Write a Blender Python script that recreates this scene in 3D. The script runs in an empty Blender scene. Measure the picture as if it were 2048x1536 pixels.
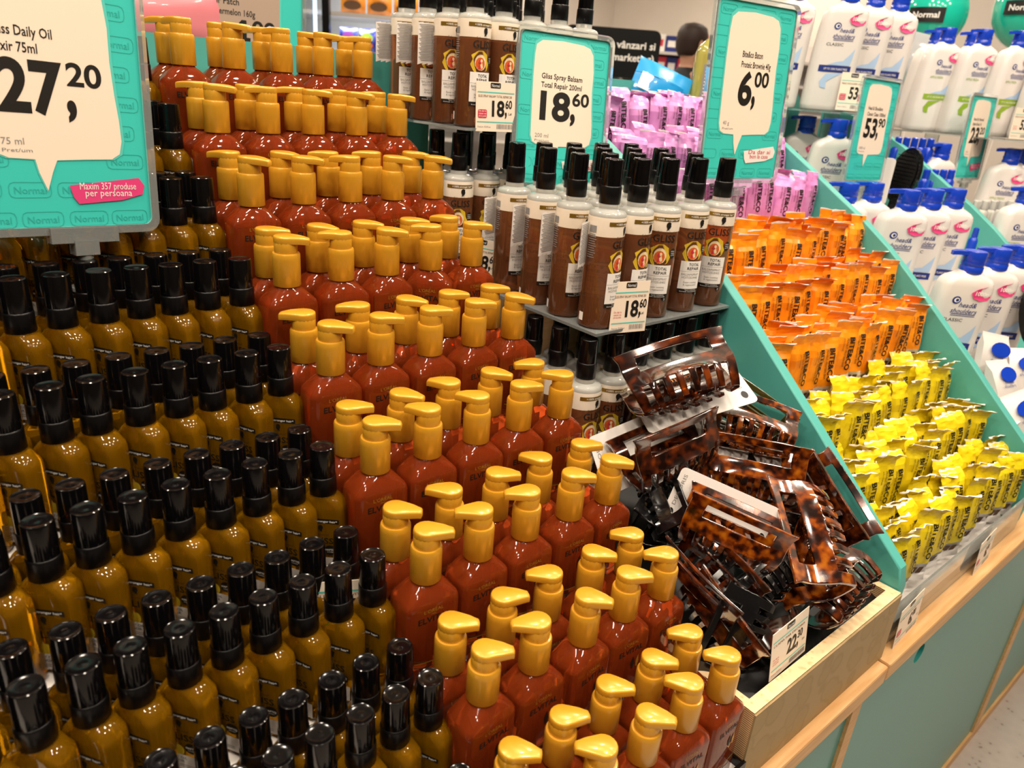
import bpy, bmesh, math, random
from mathutils import Vector, Matrix, Euler
import numpy as np
SC = bpy.context.scene
COL = SC.collection
R = math.radians
Z0 = 1.38                                   # camera height above the shop floor
rnd = random.Random(7)

# ------------------------------------------------------------------ camera
F_PX = 1478.93
cam_d = bpy.data.cameras.new('camera')
cam = bpy.data.objects.new('camera', cam_d); COL.objects.link(cam)
YAW, PITCH, ROLL = 0.725698, 0.389015, 0.0796348
cy, sy = math.cos(YAW), math.sin(YAW)
FW = Vector((sy*math.cos(PITCH), cy*math.cos(PITCH), -math.sin(PITCH)))
RT = Vector((cy, -sy, 0)); UP = RT.cross(FW)
c, s = math.cos(ROLL), math.sin(ROLL)
CR, CU = c*RT + s*UP, -s*RT + c*UP
cam.matrix_world = Matrix(((CR.x, CU.x, -FW.x, 0), (CR.y, CU.y, -FW.y, 0), (CR.z, CU.z, -FW.z, Z0), (0, 0, 0, 1)))
cam_d.sensor_width = 36; cam_d.lens = F_PX/2048*36
cam_d.clip_start = .02; cam_d.clip_end = 60
cam_d.dof.use_dof = True; cam_d.dof.focus_distance = .80; cam_d.dof.aperture_fstop = 8.5
SC.camera = cam

def seen(p, margin=60):                     # could the frame show this point at all
    d = Vector(p) - Vector((0, 0, Z0)); z = d.dot(FW)
    if z < .05: return False
    u = 1024 + F_PX*d.dot(CR)/z; v = 768 - F_PX*d.dot(CU)/z
    return -margin < u < 2048+margin and -margin < v < 1536+margin

# ------------------------------------------------------------------ world, lamps, exposure
w = bpy.data.worlds.new('shop_air'); SC.world = w; w.use_nodes = True
w.node_tree.nodes['Background'].inputs[0].default_value = (1, .80, .62, 1)
w.node_tree.nodes['Background'].inputs[1].default_value = .34
def area(name, loc, size, watts, col=(1, .86, .70), sy=None, rot=(0, 0, 0)):
    l = bpy.data.lights.new(name, 'AREA'); l.shape = 'DISK' if sy is None else 'RECTANGLE'
    l.size = size; l.energy = watts; l.color = col
    if sy: l.size_y = sy
    o = bpy.data.objects.new(name, l); COL.objects.link(o); o.location = loc; o.rotation_euler = rot
    return o
CEIL = 3.05
for ix in range(4):                          # rows of ceiling spots over the aisles
    for iy in range(4):
        area('spot_lamp', (-1.0 + ix*1.05, -1.3 + iy*.80 + .25*(ix % 2), CEIL-.06), .20, 14.0)
for px, py in ((3.4, .2), (3.4, 2.2), (4.6, 1.2), (5.2, 3.2), (2.6, 4.2), (4.2, 4.8), (1.2, 4.2), (6.4, 2.2), (5.6, 6.2), (6.8, 4.4), (3.2, 6.4)):  # last three are added fill lamps that brighten the back wall and ceiling
    area('aisle_and_fill_lamp', (px, py, CEIL-.06), .3, 10 if py < 1.5 else (16 if py < 4 else 34))
SC.view_settings.view_transform = 'Standard'; SC.view_settings.look = 'None'
SC.view_settings.exposure = -0.06; SC.view_settings.gamma = 1; SC.view_settings.use_curve_mapping = False
cyc = SC.cycles
cyc.max_bounces = 10; cyc.diffuse_bounces = 3; cyc.glossy_bounces = 4; cyc.transmission_bounces = 8; cyc.transparent_max_bounces = 8
cyc.caustics_reflective = False; cyc.caustics_refractive = False; cyc.sample_clamp_indirect = 4
cyc.use_denoising = True

# ------------------------------------------------------------------ materials
def lin(h):
    if isinstance(h, str):
        h = [int(h[i:i+2], 16)/255 for i in (0, 2, 4)]
    return tuple((x/12.92 if x <= .04045 else ((x+.055)/1.055)**2.4) for x in h) + (1,)
MATS = {}
def mat(name, col, rough=.5, metal=0, trans=0, ior=1.45, coat=0, emit=0, spec=.5, alpha=1, sub=0):
    m = bpy.data.materials.new(name); m.use_nodes = True
    b = m.node_tree.nodes['Principled BSDF']; i = b.inputs
    i['Base Color'].default_value = lin(col) if isinstance(col, str) else tuple(col)+(1,)
    i['Roughness'].default_value = rough; i['Metallic'].default_value = metal
    i['Transmission Weight'].default_value = trans; i['IOR'].default_value = ior
    i['Coat Weight'].default_value = coat; i['Coat Roughness'].default_value = .05
    i['Specular IOR Level'].default_value = spec; i['Alpha'].default_value = alpha
    if sub:
        i['Subsurface Weight'].default_value = sub; i['Subsurface Radius'].default_value = (.01, .006, .004); i['Subsurface Scale'].default_value = 1
    if emit:
        i['Emission Color'].default_value = lin(col); i['Emission Strength'].default_value = emit
    MATS[name] = m
    return m
def ramp_mat(name, stops, scale=(1, 1, 1), noise=8, detail=4, rough=.5, trans=0, ior=1.45, coat=0, bump=0, kind='noise', rand=False):
    """object-space procedural colour: noise (or wood-grain waves) through a ramp"""
    m = mat(name, stops[0][1], rough=rough, trans=trans, ior=ior, coat=coat)
    nt = m.node_tree; b = nt.nodes['Principled BSDF']
    tc = nt.nodes.new('ShaderNodeTexCoord'); mp = nt.nodes.new('ShaderNodeMapping')
    mp.inputs['Scale'].default_value = scale
    nt.links.new(tc.outputs['Object'], mp.inputs['Vector'])
    if rand:
        oi = nt.nodes.new('ShaderNodeObjectInfo'); ad = nt.nodes.new('ShaderNodeVectorMath'); ad.operation = 'SCALE'
        ad.inputs[0].default_value = (3.1, 5.7, 2.3); nt.links.new(oi.outputs['Random'], ad.inputs['Scale'])
        nt.links.new(ad.outputs[0], mp.inputs['Location'])
    if kind == 'noise':
        t = nt.nodes.new('ShaderNodeTexNoise'); t.inputs['Scale'].default_value = noise; t.inputs['Detail'].default_value = detail
        out = t.outputs['Fac']
    elif kind == 'wave':
        t = nt.nodes.new('ShaderNodeTexWave'); t.bands_direction = 'Z'; t.inputs['Scale'].default_value = noise
        t.inputs['Distortion'].default_value = 1.5; t.inputs['Detail'].default_value = detail; out = t.outputs['Fac']
    else:
        t = nt.nodes.new('ShaderNodeTexVoronoi'); t.inputs['Scale'].default_value = noise; out = t.outputs['Distance']
    nt.links.new(mp.outputs['Vector'], t.inputs['Vector'])
    rp = nt.nodes.new('ShaderNodeValToRGB'); e = rp.color_ramp.elements
    while len(e) < len(stops): e.new(.5)
    for k, (p, col) in enumerate(stops): e[k].position = p; e[k].color = lin(col)
    nt.links.new(out, rp.inputs['Fac']); nt.links.new(rp.outputs['Color'], b.inputs['Base Color'])
    if bump:
        bp = nt.nodes.new('ShaderNodeBump'); bp.inputs['Strength'].default_value = bump; bp.inputs['Distance'].default_value = .002
        nt.links.new(out, bp.inputs['Height']); nt.links.new(bp.outputs['Normal'], b.inputs['Normal'])
    return m
M = MATS
mat('gold_plastic', 'cf9626', rough=.30, metal=.15, coat=.3, spec=.6)
mat('red_oil', 'ea6028', rough=.05, trans=.82, ior=1.36, coat=.2)
mat('amber_oil', 'eaa312', rough=.05, trans=.85, ior=1.36, coat=.3)
mat('black_gloss', '080708', rough=.13, spec=.5)
mat('black_satin', '0b0a0b', rough=.30, spec=.4)
mat('clear_plastic', 'f4f4ec', rough=.05, trans=.58, ior=1.25, coat=.5)
mat('acrylic', 'eef6f4', rough=.06, trans=.80, ior=1.12, coat=.5)
mat('white_balm', 'efe2cf', rough=.25, coat=.6)
mat('brown_balm', 'ad6c44', rough=.06, trans=.68, ior=1.36, coat=.3)
mat('white_paper', 'ece6e0', rough=.6)
mat('cream_paper', 'f3e2cd', rough=.6)
mat('kraft', 'b89a6a', rough=.7)
mat('print_black', '17130f', rough=.5)
mat('print_white', 'f2eee8', rough=.5)
mat('print_gold', 'b98a2c', rough=.35, metal=.4)
mat('gold_foil', '9a7b2e', rough=.3, metal=.6)
mat('print_grey', '8d8a88', rough=.5)
mat('print_brown', '5a3a1c', rough=.5)
mat('pink_print', 'e0407f', rough=.5)
mat('red_print', 'd03048', rough=.5)
mat('print_teal', '5accc0', rough=.5)
mat('print_teal_dark', '2fb0a6', rough=.5)
mat('sign_teal', '3ccabe', rough=.45)
mat('fruit_yellow', 'd9b72a', rough=.5); mat('fruit_cream', 'f1dcae', rough=.5); mat('fruit_orange', 'd9622a', rough=.4); mat('fruit_almond', 'd89a4a', rough=.5)
mat('straw', 'f2cc8c', rough=.4, trans=.2)
mat('teal_board', '52a89f', rough=.42)
mat('teal_panel', '2f8a84', rough=.30, coat=.15)
mat('white_plastic', 'dfd9d4', rough=.3, coat=.3)
mat('blue_plastic', '1640c0', rough=.25, coat=.4)
mat('navy_print', '1c2c78', rough=.5); mat('light_blue_print', 'a9c4e4', rough=.5); mat('green_print', '8aa82c', rough=.5)
mat('steel', 'b8b4ae', rough=.3, metal=.9)
mat('copper', 'b06a3a', rough=.3, metal=.9)
ramp_mat('plywood', [(.3, 'd9b488'), (.7, 'c79a68')], scale=(1, 1, 60), noise=3, rough=.5)
ramp_mat('ply_edge', [(.2, '8e6238'), (.5, 'd3a873'), (.8, 'e6c79a')], scale=(1, 1, 1), noise=130, detail=1, rough=.55, kind='wave')
ramp_mat('rim_wood', [(.3, 'd8ae7a'), (.7, 'c4925a')], scale=(4, 40, 40), noise=3, rough=.45)
ramp_mat('kraft_print', [(.40, '9c845a'), (.5, '957d53'), (.6, 'a08860')], scale=(20, 20, 20), noise=1.6, detail=0, rough=.5, kind='vor')
ramp_mat('tortoise', [(.36, '220c05'), (.46, '5a2208'), (.57, 'a04a0c'), (.75, 'd07818')], noise=95, detail=1.5, rough=.10, trans=.50, ior=1.4, coat=.1, rand=True)
ramp_mat('tortoise_dark', [(.40, '190805'), (.55, '4a1c08'), (.74, '8a3c0c')], noise=80, detail=1.5, rough=.10, trans=.45, ior=1.4, coat=.1, rand=True)
mat('clip_black', '0d0d0e', rough=.16, coat=.5)
mat('clip_olive', '4a4418', rough=.12, trans=.4, coat=.5)
ramp_mat('yellow_wrap', [(.3, 'd3b80c'), (.7, 'e6d01e')], noise=40, rough=.33, bump=.5, coat=.2, rand=True)
ramp_mat('orange_wrap', [(.3, 'ee8408'), (.7, 'fd9e1c')], noise=40, rough=.33, bump=.5, coat=.2, rand=True)
ramp_mat('pink_wrap', [(.3, 'cf7fc2'), (.7, 'e39ad6')], noise=40, rough=.33, bump=.5, coat=.2, rand=True)
ramp_mat('terrazzo', [(.0, '6a5a4e'), (.10, '8e8278'), (.17, 'aaa098'), (1, 'b2a8a0')], noise=42, rough=.35, kind='vor')
ramp_mat('ceiling_paint', [(.3, 'd8d0c8'), (.7, 'd2cac2')], noise=2, rough=.8)
ramp_mat('dark_shop', [(.3, '3a342e'), (.7, '4c443c')], noise=2, rough=.8)
ramp_mat('wall_paint', [(.3, 'd8d0c6'), (.7, 'd2cac0')], noise=2, rough=.8)

# ------------------------------------------------------------------ mesh helpers
class MB:
    def __init__(s): s.v = []; s.f = []; s.m = []; s.mats = []; s.T = None
    def mi(s, name):
        if name not in s.mats: s.mats.append(name)
        return s.mats.index(name)
    def add(s, vs, fs, m, T=None):
        n = len(s.v); k = s.mi(m)
        T = T if T is not None else s.T
        for p in vs:
            q = Vector(p)
            s.v.append(tuple(T @ q) if T is not None else tuple(q))
        for f in fs: s.f.append([n+i for i in f]); s.m.append(k)
        return s
    def box(s, x0, x1, y0, y1, z0, z1, m, T=None):
        v = [(x, y, z) for z in (z0, z1) for y in (y0, y1) for x in (x0, x1)]
        return s.add(v, [(0, 2, 3, 1), (4, 5, 7, 6), (0, 1, 5, 4), (2, 6, 7, 3), (0, 4, 6, 2), (1, 3, 7, 5)], m, T)
    def loft(s, rings, m, cap0=True, cap1=True, T=None):
        n = len(rings[0]); v = [p for r in rings for p in r]; f = []
        for k in range(len(rings)-1):
            for i in range(n):
                j = (i+1) % n
                f.append((k*n+i, k*n+j, (k+1)*n+j, (k+1)*n+i))
        if cap0: f.append(tuple(range(n-1, -1, -1)))
        if cap1: f.append(tuple((len(rings)-1)*n+i for i in range(n)))
        return s.add(v, f, m, T)
    def lathe(s, prof, m, seg=20, T=None, cx=0, cy=0, cap0=True, cap1=True):
        rings = [[(cx+r*math.cos(2*math.pi*i/seg), cy+r*math.sin(2*math.pi*i/seg), z) for i in range(seg)] for r, z in prof]
        return s.loft(rings, m, cap0, cap1, T)
    def prism(s, pts, z0, z1, m, T=None):    # outline in XY, extruded in Z
        return s.loft([[(x, y, z0) for x, y in pts], [(x, y, z1) for x, y in pts]], m, T=T)
    def plate(s, pts, y0, y1, m, T=None):    # outline in XZ, thickness in Y (front at y0)
        return s.loft([[(x, y1, z) for x, z in pts], [(x, y0, z) for x, z in pts]], m, T=T)
    def flat(s, pts, y, m, T=None):          # single printed face in XZ looking to -Y
        return s.add([(x, y, z) for x, z in pts], [tuple(range(len(pts)))], m, T)
    def rect(s, x0, x1, z0, z1, y, m, T=None, nx=1):
        for k in range(nx):
            a, b = x0+(x1-x0)*k/nx, x0+(x1-x0)*(k+1)/nx
            s.flat([(a, z0), (b, z0), (b, z1), (a, z1)], y, m, T)
        return s
    def tube(s, path, r, m, seg=8, T=None):
        rings = []
        for i, p in enumerate(path):
            p = Vector(p); a = Vector(path[max(0, i-1)]); b = Vector(path[min(len(path)-1, i+1)])
            d = (b-a).normalized(); u = d.orthogonal().normalized() if i == 0 else (u - d*u.dot(d)).normalized()
            w_ = d.cross(u); rr = r[i] if isinstance(r, (list, tuple)) else r
            rings.append([tuple(p + rr*(math.cos(2*math.pi*k/seg)*u + math.sin(2*math.pi*k/seg)*w_)) for k in range(seg)])
        return s.loft(rings, m, T=T)
    def text(s, st, x, z, h, y, m, width=None, align='C', bold=0, T=None, warp=None, slant=0):
        vs, fs, W, H = glyphs(st, bold)
        k = h; kx = h if width is None else width/max(W, 1e-6)
        off = {'C': -W/2, 'L': 0, 'R': -W}[align]
        P = [((a+off)*kx + x + slant*b*k, y, b*k + z) for a, b in vs]
        if warp: P = [warp(p) for p in P]
        return s.add(P, fs, m, T)
    def warp(s, fn, start=0):
        for i in range(start, len(s.v)): s.v[i] = fn(s.v[i])
        return s
    def mesh(s, name, smooth=35):
        me = bpy.data.meshes.new(name); me.from_pydata(s.v, [], s.f)
        for k in s.mats: me.materials.append(M[k])
        me.polygons.foreach_set('material_index', s.m)
        if smooth:
            me.polygons.foreach_set('use_smooth', [True]*len(s.f)); me.set_sharp_from_angle(angle=R(smooth))
        me.update(); return me
    def build(s, name, parent=None, smooth=35):
        o = bpy.data.objects.new(name, s.mesh(name, smooth)); COL.objects.link(o)
        if parent: o.parent = parent
        return o
_G = {}
def glyphs(st, bold=0):
    """outline lettering as triangles, unit cap height, from Blender's built-in typeface"""
    key = (st, bold)
    if key in _G: return _G[key]
    cu = bpy.data.curves.new('t', 'FONT'); cu.body = st; cu.size = 1; cu.resolution_u = 6 if len(st) <= 3 else 2; cu.offset = bold; cu.fill_mode = 'FRONT'
    o = bpy.data.objects.new('t', cu); COL.objects.link(o)
    dg = bpy.context.evaluated_depsgraph_get(); e = o.evaluated_get(dg); me = e.to_mesh()
    vs = [(v.co.x, v.co.y) for v in me.vertices]; fs = [tuple(p.vertices) for p in me.polygons]
    e.to_mesh_clear(); bpy.data.objects.remove(o); bpy.data.curves.remove(cu)
    if vs:
        x0 = min(v[0] for v in vs); x1 = max(v[0] for v in vs)
        k = 1/.729
        vs = [((a-x0)*k, b*k) for a, b in vs]; W = (x1-x0)*k
    else: W = 1
    _G[key] = (vs, fs, W, 1); return _G[key]
def ell(cx, cz, rx, rz, n=18, a0=0):
    return [(cx+rx*math.cos(a0+2*math.pi*i/n), cz+rz*math.sin(a0+2*math.pi*i/n)) for i in range(n)]
def rrect(x0, x1, y0, y1, r, n=4):
    p = []
    for cx, cy_, a in ((x1-r, y1-r, 0), (x0+r, y1-r, 90), (x0+r, y0+r, 180), (x1-r, y0+r, 270)):
        for k in range(n+1):
            t = R(a+90*k/n); p.append((cx+r*math.cos(t), cy_+r*math.sin(t)))
    return p
def ring(hx, hy, z, ch=.3, n=2, cx=0, cy=0):
    """rounded rectangle ring in XY"""
    r = min(hx, hy)*ch
    return [(cx+x, cy+y, z) for x, y in rrect(-hx, hx, -hy, hy, r, n)]
def empty(name, loc=(0, 0, 0), rz=0, label=None, cat=None, group=None):
    o = bpy.data.objects.new(name, None); COL.objects.link(o); o.location = loc; o.rotation_euler = (0, 0, rz)
    o.empty_display_size = .02
    return tag(o, label, cat, group)
def tag(o, label=None, cat=None, group=None, kind=None):
    if label: o['label'] = label
    if cat: o['category'] = cat
    if group: o['group'] = group
    if kind: o['kind'] = kind
    return o
def dup(root, loc=None, rz=None, label=None, skip=()):
    r = root.copy(); COL.objects.link(r)
    for ch in list(root.children):
        if ch.name.split('.')[0] in skip: continue
        c_ = ch.copy(); COL.objects.link(c_); c_.parent = r
        for g in list(ch.children):
            d = g.copy(); COL.objects.link(d); d.parent = c_
    if loc is not None: r.location = loc
    if rz is not None: r.rotation_euler = (0, 0, rz)
    if label: r['label'] = label
    return r
ORD = ['zeroth', 'first', 'second', 'third', 'fourth', 'fifth', 'sixth', 'seventh', 'eighth', 'ninth', 'tenth', 'eleventh', 'twelfth', 'thirteenth', 'fourteenth']
HEAD = [(-.30, -.5), (-.02, -.36), (.12, -.46), (.05, -.26), (.24, -.22), (.27, -.06), (.36, .0), (.28, .16), (.30, .36), (.12, .5), (-.16, .5), (-.36, .34), (-.40, .08), (-.28, -.14), (-.20, -.28)]
def head_mark(b, x, z, h, y, m, warp=None, flip=-1):
    P = [(x+flip*a*h*.8, y, z+c_*h) for a, c_ in HEAD]
    if warp: P = [warp(p) for p in P]
    b.add(P, [tuple(range(len(P)))], m)
# ================================================================== stepped stand and its bottles
RISE, RUN = .0634, .0838
STEP_BASE = Z0 - .618                        # top of the lowest tread
def step_z(k): return STEP_BASE + RISE*(k-1)
def step_y(k): return .2579 + RUN*(k-1)      # front row of bottles on step k

st = empty('stepped_display_stand', (0, .23, STEP_BASE), label='tall stepped stand with nine ledges carrying oil bottles', cat='display stand')
XL, XR = -.62, .556
ST = Matrix.Translation((0, -.23, -STEP_BASE))
for k in range(1, 10):
    y0 = step_y(k)-.022; y1 = y0+RUN; z = step_z(k)
    for xa, xb, dy in ((XL, .2745, .0205), (.2747, XR, 0)):      # the ledges sit a little farther back on the left half
        b = MB(); b.T = ST
        b.box(xa, xb, y0+dy, y1+dy, z-.006, z, 'white_paper'); b.build('tread', st, 0)
        b = MB(); b.T = ST
        b.box(xa, xb, y0+dy+.003, y0+dy+.010, z-RISE if k > 1 else z-.02, z-.006, 'black_satin'); b.build('riser', st, 0)
b = MB(); b.T = ST
b.box(XR-.003, XR, .236, 1.0, STEP_BASE-.02, STEP_BASE+.010, 'black_gloss')
b.box(XL, XR, .233, .2365, STEP_BASE-.02, STEP_BASE+.012, 'black_gloss'); b.build('tray_lip', st, 0)

# ---------------------------------------------------------------- red hair oil with gold pump
def make_red():
    root = empty('pump_bottle', (0, 0, 0), label='x', cat='bottle', group='red oil pump bottles on the stepped stand')
    HX, HY = .0262, .0176
    b = MB()
    prof = [(.0, .90, .86), (.0015, .97, .96), (.004, 1, 1), (.0785, 1, 1), (.0815, .985, .985), (.0845, .93, .95), (.0935, .62, .80), (.0960, .51, .73), (.0975, .455, .68), (.0985, .44, .65), (.101, .42, .62)]
    b.loft([[(x, y, z) for x, y, _ in ring(HX*a, HY*c_, 0, .42 if z < .086 else (.7 if z < .095 else 1.0), 3)] for z, a, c_ in prof], 'red_oil')
    b.build('body', root, 28)
    b = MB(); b.tube([(0, 0, .098), (.001, 0, .05), (.003, .001, .004)], .0026, 'straw', 8); b.build('dip_tube', root)
    b = MB()
    b.lathe([(.0128, .0985), (.0133, .0992), (.0134, .125), (.0133, .1292), (.0126, .1306), (.0117, .1308)], 'gold_plastic', 28, cap0=False); b.build('pump_collar', root, 50)
    b = MB()
    b.lathe([(.0108, .1290), (.0111, .1330), (.0112, .1425), (.0100, .1440)], 'gold_plastic', 26, cap0=False)
    # nozzle: a flat tongue that leaves the round head and narrows to a cut tip
    O = []
    for k in range(13):
        a = R(62 + k*(360-124)/12); O.append((.01138*math.cos(a), .01138*math.sin(a)))
    O += [(.0150, -.0070), (.0205, -.0046), (.0226, -.0040), (.0232, 0), (.0226, .0040), (.0205, .0046), (.0150, .0070)]
    def dr(x): return -.0016*max(0, (x-.006)/.017)**2
    b.loft([[(x*sc, y*sc, z+dr(x)) for x, y in O] for z, sc in ((.1404, .985), (.1412, 1), (.1450, 1), (.1464, .965), (.1471, .88))], 'gold_plastic')
    b.build('pump_head', root, 50)
    b = MB(); y = -HY-.0003
    b.text("L'ORÉAL", -.001, .0752, .0036, y, 'print_gold', .0185)
    b.text('PARIS', -.001, .0727, .0014, y, 'print_gold', .0045)
    b.text('ELVITAL', 0, .0655, .0060, y, 'print_black', .0310, bold=.014)
    for sx, sc in ((.004, 1), (.010, .8)):       # oil drop and leaf
        b.flat([(sx-.0022*sc, .053), (sx-.001, .046), (sx+.0012*sc, .0445), (sx+.0028*sc, .051), (sx+.0008, .0595)], y-.0001*sc, 'print_black' if sc == 1 else 'print_gold')
    for k, (z, bow, m) in enumerate(((.0285, .006, 'print_brown'), (.0250, .003, 'print_gold'), (.0215, .0055, 'print_brown'))):
        n = 9; up = [(-.0185+.037*i/n, z-bow*(1-((2*i/n-1)**2))) for i in range(n+1)]
        for i in range(n): b.flat([up[i], up[i+1], (up[i+1][0], up[i+1][1]+.0009), (up[i][0], up[i][1]+.0009)], y, m)
    b.text('EXTRAORDINARY', 0, .0165, .0023, y, 'print_black', .026); b.text('OIL', 0, .0125, .0023, y, 'print_black')
    b.text('SUBLIME', 0, .0078, .0026, y, 'print_black', .015)
    b.build('front_print', root, 0)
    b = MB()
    yb = HY+.0003
    b.add([(-HX+.004, yb, .008), (HX-.006, yb, .008), (HX-.006, yb, .072), (-HX+.004, yb, .072)], [(0, 1, 2, 3)], 'white_paper')
    b.add([(-HX-.0004, HY-.0078, .008), (-HX+.0016, HY-.0018, .008), (-HX+.004, yb, .008), (-HX+.004, yb, .072), (-HX+.0016, HY-.0018, .072), (-HX-.0004, HY-.0078, .071), (-HX-.0004, HY-.0115, .009), (-HX-.0004, HY-.0115, .069)], [(0, 1, 4, 5), (1, 2, 3, 4), (6, 0, 5, 7)], 'white_paper')
    b.build('back_label', root, 60)
    return root
red = make_red()
NOZ = {1: ('LLRLL', 'RRRRL'), 2: ('RLRRL', 'RRLRL'), 3: ('RLLRR', 'RLRLR'), 4: ('RLLRL', 'RRLRL'), 5: ('RRRRR', 'LLRRR'),
       6: ('RLRLR', 'RRRRL'), 7: ('RRLRR', 'LRLLR'), 8: ('RLRRR', 'LRLLL'), 9: ('LRLRL', 'LRLRL')}
first = True
for k in range(1, 10):
    for row in (0, 1):
        for i in range(5):
            x = .5214-.056*(4-i) + rnd.uniform(-.0016, .0016) - (.004 if row else 0)
            loc = (x, step_y(k)+.0415*row+rnd.uniform(-.0015, .0015), step_z(k)+.0006)
            lab = f"gold pump hair-oil bottle, {'back' if row else 'front'} row of {ORD[k]} step up, {ORD[i+1]} from the left"
            o = red if first else dup(red)
            o.location = loc; o['label'] = lab
            odd = (k, row, i) == (6, 0, 3)
            o.rotation_euler = (0, 0, R(-38) if odd else R(rnd.uniform(-5, 5)))
            d = NOZ[k][row][i]
            a = R(-41 if d == 'R' else 139) + R(rnd.uniform(-16, 16)) - o.rotation_euler.z
            for ch in o.children:
                if ch.name.startswith('pump_head'): ch.rotation_euler = (0, 0, a)
            first = False

# ---------------------------------------------------------------- golden oil with black cap
def make_black():
    root = empty('cap_bottle', (0, 0, 0), label='x', cat='bottle', group='black-capped golden oil bottles on the stepped stand')
    HX, HY = .0204, .0119
    b = MB()
    prof = [(.0, .90, .88), (.002, .97, .96), (.005, 1, 1), (.062, 1, 1), (.0665, .985, .99), (.0700, .94, .97), (.0735, .84, .95), (.0765, .70, .94), (.0782, .58, .98), (.0795, .565, .97), (.082, .56, .96)]
    b.loft([[(x, y, z) for x, y, _ in ring(HX*a, HY*c_, 0, .62 if z < .072 else (.85 if z < .077 else 1.0), 4)] for z, a, c_ in prof], 'amber_oil')
    b.build('body', root, 40)
    b = MB(); b.tube([(0, 0, .08), (.001, 0, .05), (-.006, .001, .004)], .0019, 'straw', 8); b.build('dip_tube', root)
    b = MB(); b.lathe([(.0113, .0795), (.0117, .0800), (.0116, .0955), (.0112, .0968), (.0104, .0972)], 'black_satin', 28, cap0=False); b.build('collar', root, 50)
    b = MB(); b.lathe([(.0109, .0968), (.0110, .0976), (.0105, .1226), (.0102, .1240), (.0095, .1245), (.0085, .1241), (.0030, .1236), (.0015, .1240), (.0004, .1240)], 'black_gloss', 28, cap0=False); b.build('cap', root, 40)
    b = MB(); y = -HY-.0003
    b.rect(-.0165, .0165, .0540, .0584, y, 'print_black')
    b.text('+100% stronger hair*', 0, .0551, .0022, y-.0002, 'print_white', .0300, bold=.01)
    head_mark(b, 0, .0485, .0072, y, 'print_black', flip=-1)
    b.text('Schwarzkopf', 0, .0412, .0021, y, 'print_brown', .015)
    b.text('GLISS', 0, .0330, .0062, y, 'print_black', .0225, bold=.012)
    b.flat(ell(.0085, .0262, .0058, .0050), y, 'print_black'); b.text('HAPTIQ', .0085, .0258, .0019, y-.0002, 'print_white', .0092, bold=.02); b.text('SYSTEM', .0085, .0238, .0010, y-.0002, 'print_white', .006)
    b.flat(ell(-.008, .0240, .0062, .0078, 14, .4), y, 'fruit_almond'); b.flat(ell(-.0095, .0225, .0034, .0048, 12), y-.0001, 'fruit_orange'); b.flat(ell(-.002, .0225, .0042, .0052, 12), y-.0001, 'fruit_yellow')
    b.rect(-.0160, .0160, .0040, .0185, y-.0002, 'print_white')
    b.text('DAILY OIL', -.004, .0146, .0024, y-.0004, 'print_black', .016); b.text('ELIXIR', -.004, .0112, .0024, y-.0004, 'print_black', .0115)
    for z in (.0086, .0070): b.rect(-.012, .010, z, z+.0005, y-.0004, 'print_grey')
    b.build('front_print', root, 0)
    b = MB(); yb = HY+.0003
    b.add([(-.013, yb, .010), (.0130, yb, .010), (.0130, yb, .056), (-.013, yb, .056)], [(0, 1, 2, 3)], 'white_paper')
    b.add([(.0130, yb, .012), (.0165, HY-.0016, .012), (.0165, HY-.0016, .056), (.0130, yb, .056)], [(0, 1, 2, 3)], 'cream_paper')
    b.build('back_label', root, 60)
    return root
blk = make_black()
first = True; n_black = 0
XR_STEP = {1: .262, 2: .2590, 3: .2570, 4: .2565, 5: .2560, 6: .2560, 7: .256, 8: .255, 9: .254}
for k in range(1, 10):
    for row in (0, 1):
        lim = {9: 5, 8: 6}.get(k, 14)
        for i in range(lim):
            x = XR_STEP[k] - .0303*i + rnd.uniform(-.0012, .0012) - (.002 if row else 0)
            y = .3604 + RUN*(k-2) + .0405*row + rnd.uniform(-.001, .001); z = STEP_BASE + RISE*(k-1) + .0006
            if not seen((x, y, z+.12), 190): continue
            o = blk if first else dup(blk); first = False; n_black += 1
            o.location = (x, y, z)
            turn = -62 + 1.6*i
            if row == 0 and i == 0 and k in (4, 5): turn = -48
            o.rotation_euler = (0, 0, R(turn + rnd.uniform(-7, 7)))
            o['label'] = f"black-capped golden oil bottle, {'back' if row else 'front'} row of {ORD[k]} step up, {ORD[i+1]} from the right"
# ================================================================== price signs and tags
def wrapcyl(r):
    return lambda p: ((r-p[1])*math.sin(p[0]/r), -(r-p[1])*math.cos(p[0]/r), p[2])
BUBBLE = [(-.385, .36), (-.37, .43), (-.30, .462), (-.05, .472), (.22, .462), (.31, .445), (.355, .40), (.375, .28), (.372, .14), (.385, .0), (.40, -.10), (.405, -.19), (.385, -.245), (.33, -.268),
          (.15, -.272), (-.02, -.278), (-.055, -.33), (-.095, -.405), (-.135, -.33), (-.15, -.276), (-.30, -.272), (-.36, -.255), (-.385, -.21), (-.39, 0), (-.392, .2)]
def frame_mesh(b, W, H, t, m):
    """hollow rounded frame bar around a sheet"""
    o = rrect(-W/2, W/2, -H/2, H/2, .012, 4); i = rrect(-W/2+.007, W/2-.007, -H/2+.007, H/2-.007, .007, 4); n = len(o)
    v = [(x, -t, z) for x, z in o]+[(x, t, z) for x, z in o]+[(x, -t, z) for x, z in i]+[(x, t, z) for x, z in i]
    f = []
    for k in range(n):
        j = (k+1) % n
        f += [(k, j, n+j, n+k), (2*n+j, 2*n+k, 3*n+k, 3*n+j), (j, k, 2*n+k, 2*n+j), (n+k, n+j, 3*n+j, 3*n+k)]
    b.add(v, f, m)
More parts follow.
